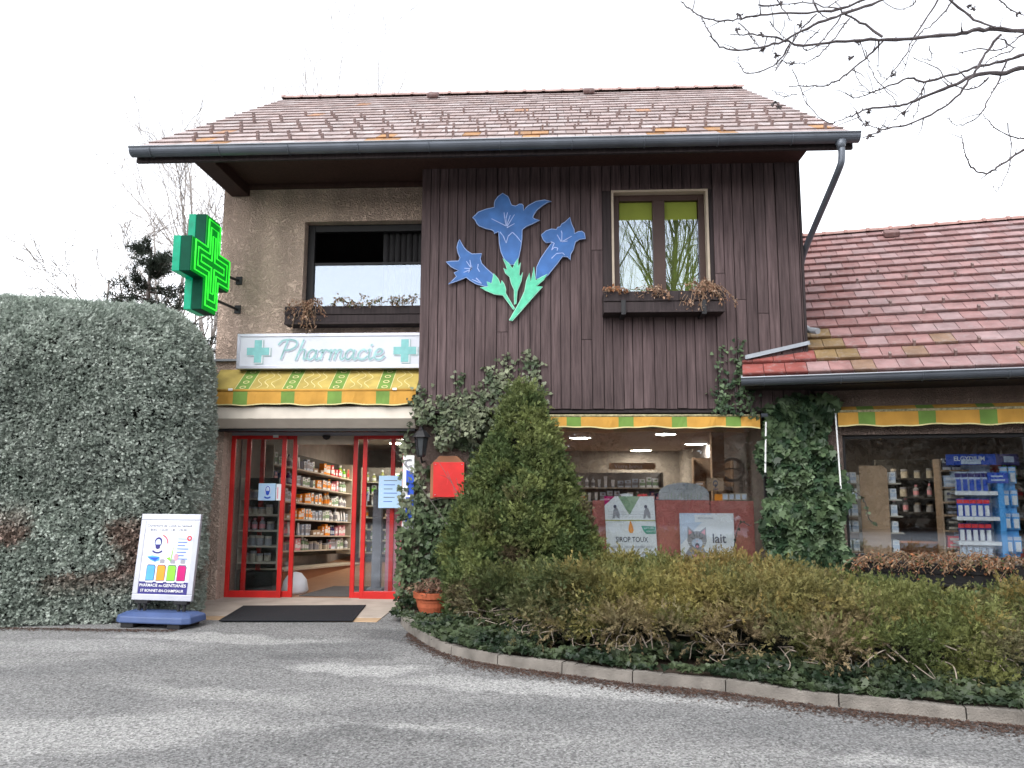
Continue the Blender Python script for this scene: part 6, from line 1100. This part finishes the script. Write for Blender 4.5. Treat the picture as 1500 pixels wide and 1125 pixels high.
def bare(label, base, H, r, kids, spread=.6, upb=.06, d=(0, 0, 1), m='pale_twig', rmin=.006, maxlev=3, wig=.12, kl=(.5, .75), group='bare trees behind the house', trunk_m='bark'):
    base = np.array(base, float); t = thing('bare_tree', label, 'tree', tuple(base), group); tb_ = MB(); b = MB(); pts = [base]; dd = unit(np.array(d, float))
    for i in range(8): dd = unit(dd + rng.normal(size=3)*.05 + [0, 0, .05]); pts.append(pts[-1]+dd*H*.8/8)
    tb_.tube(pts, np.linspace(r, r*.25, 9), 8); tb_.build('trunk', trunk_m, t)
    for k in range(kids[0]):
        f_ = random.uniform(.25, 1); i = min(7, int(f_*8)); q = lerp(pts[i], pts[i+1], f_*8-i); a = random.uniform(0, 6.28); d2 = unit(np.array([math.cos(a)*math.sin(spread), math.sin(a)*math.sin(spread), math.cos(spread)]))
        grow(b, q, d2, H*random.uniform(.28, .45)*(1.15-.6*f_), max(rmin, r*(1-.7*f_)*.5), 1, maxlev, kids, spread*.8, upb, rmin, wig, kl)
    b.build('crown', m, t); return t
def at_z(px, py, y): return F(px, py, y)
for px, top, y, lab, kd, r_ in ((222, 205, 5.5, 'slender leafless tree right behind the neon cross', (15, 7, 4), .09), (255, 250, 7, 'fine twigged bare tree rising left of the house corner', (14, 7, 4), .08), (125, 325, 5, 'low bare tree with drooping twigs above the hedge at far left', (14, 8, 5), .07), (305, 135, 12, 'thin bare tree showing over the left roof slope', (16, 6, 3), .10), (388, 92, 15, 'bare tree topping the roof near its left ridge end', (18, 6, 3), .12), (415, 100, 16, 'faint bare tree just right of the tallest one over the left ridge end', (15, 6, 3), .10), (482, 70, 16, 'tall bare tree standing above the roof ridge', (18, 6, 3), .12)):
    base = F(px, 700, y); H = F(px, top, y)[2]; bare(lab, (base[0], y, 0), H*1.02, r_, kd, spread=.45 if px > 290 else .7, upb=.10 if px > 290 else .02, m='far_twig', trunk_m='far_twig', rmin=.007, kl=(.45, .75), wig=.15)  # far_twig is pale: sky glare over thin branches put into the colour
# dark straggly conifer behind the hedge
t = thing('spruce', 'dark straggly spruce top between the hedge and the neon cross', 'tree', tuple(F(222, 700, 2.6)*[1, 1, 0])); c = F(222, 362, 2.6); b = MB(); b.tube([(c[0], 2.6, 0), (c[0], 2.6, c[2])], [.12, .02], 8); b.build('trunk', 'bark', t); LP = []; LD = []; b = MB()
for k in range(46):
    z = c[2] - .02 - 2.2*(k/46)**1.0; a = random.uniform(0, 6.28); L = .25 + (c[2]-z)*.70*random.uniform(.5, 1.2); e = np.array([c[0]+math.cos(a)*L, 2.6+math.sin(a)*L*.8, z+random.uniform(-.05, .30)*L]); ln = smooth_line([(c[0], 2.6, z), lerp((c[0], 2.6, z), e, .5)+[0, 0, -.06], e], 6); b.tube(ln, np.linspace(.018, .004, len(ln)), 4)
    for q in range(3, len(ln)):
        for s_ in range(3): d = unit(ln[q]-ln[q-1])+rng.normal(size=3)*.6; LP.append(ln[q]+rng.normal(size=3)*.03); LD.append(d)
b.build('branches', 'bark', t); LP, LD = np.array(LP), np.array(LD); V, Cc = sprays(LP, LD, .15+.1*rng.random(len(LP)), .010, np.tile([.030, .040, .030], (len(LP), 1))); mesh_np('foliage', V, 3, Cc, 'leaf', t)

# across the road, behind the photographer: what the panes mirror
for k, (x, y, H) in enumerate(((2.2, -27, 17), (5.2, -26, 18), (7.6, -29, 18), (9.5, -26, 16), (13, -28, 17))):
    bare(('willow with greenish trunk across the road, first from the left in the mirrored row', 'thick mossy willow across the road mirrored in the left pane of the timber window', 'tall willow across the road mirrored in the right pane of the timber window', 'slimmer willow across the road beyond the two mirrored ones', 'willow across the road at the far right end of the mirrored row')[k], (x, y, 0), H, .24, (24, 6, 3), spread=.42, upb=.12, m='twig', trunk_m='willow', rmin=.012, kl=(.5, .8), wig=.12, group='willows across the road')
labs = ['far left', 'left', 'centre left', 'centre', 'centre right', 'right', 'far right', 'last right', 'extreme right', 'extreme left']
def evergreen(label, x, y, H, r_):
    t = thing('winter_shrub', label, 'shrub', (x, y, 0), 'brown shrubs across the road'); n = 2600; z = rng.random(n)**.8; a = rng.uniform(0, 6.28, n); rr = r_*1.25*(1-z**2*.75)*(.6+.4*rng.random(n)); P = np.stack([x+np.cos(a)*rr, y+np.sin(a)*rr, .2+z*H], 1); D = np.stack([np.cos(a), np.sin(a), np.full(n, .1)], 1)+rng.normal(size=(n, 3))*.4
    V, Cc = sprays(P, D, .55+.3*rng.random(n), .07, mixc(P, (.13, .11, .085), (.26, .22, .17), .8, 81)); mesh_np('foliage', V, 3, Cc, 'leaf', t); b = MB(); b.lathe((x, y, 0), [(.2, 0), (.12, H*.5), (.03, H*.95)], 8); b.build('trunk', 'bark', t); b = MB(); b.lathe((x, y, .1), [(r_*.75, 0), (r_*.45, H*.5), (.1, H*.9)], 10); b.build('shade_core', 'core', t)  # last cone: shade within the shrub as a dark solid
for k, (x, y, H, r_) in enumerate(((-14, -24, 6.5, 2.6), (-10, -25, 5.5, 2.4), (-6, -24, 7, 2.6), (-2, -26, 5.2, 2.3), (1.8, -23, 6.2, 2.4), (5.6, -24, 5.0, 2.6), (10, -23, 6.5, 2.6), (15, -24, 6, 2.8), (20, -23, 6.5, 2.8), (-19, -23, 6.5, 2.8))):
    evergreen(f'brown winter shrub across the road, {labs[k]} of the mirrored row', x, y, H, r_)
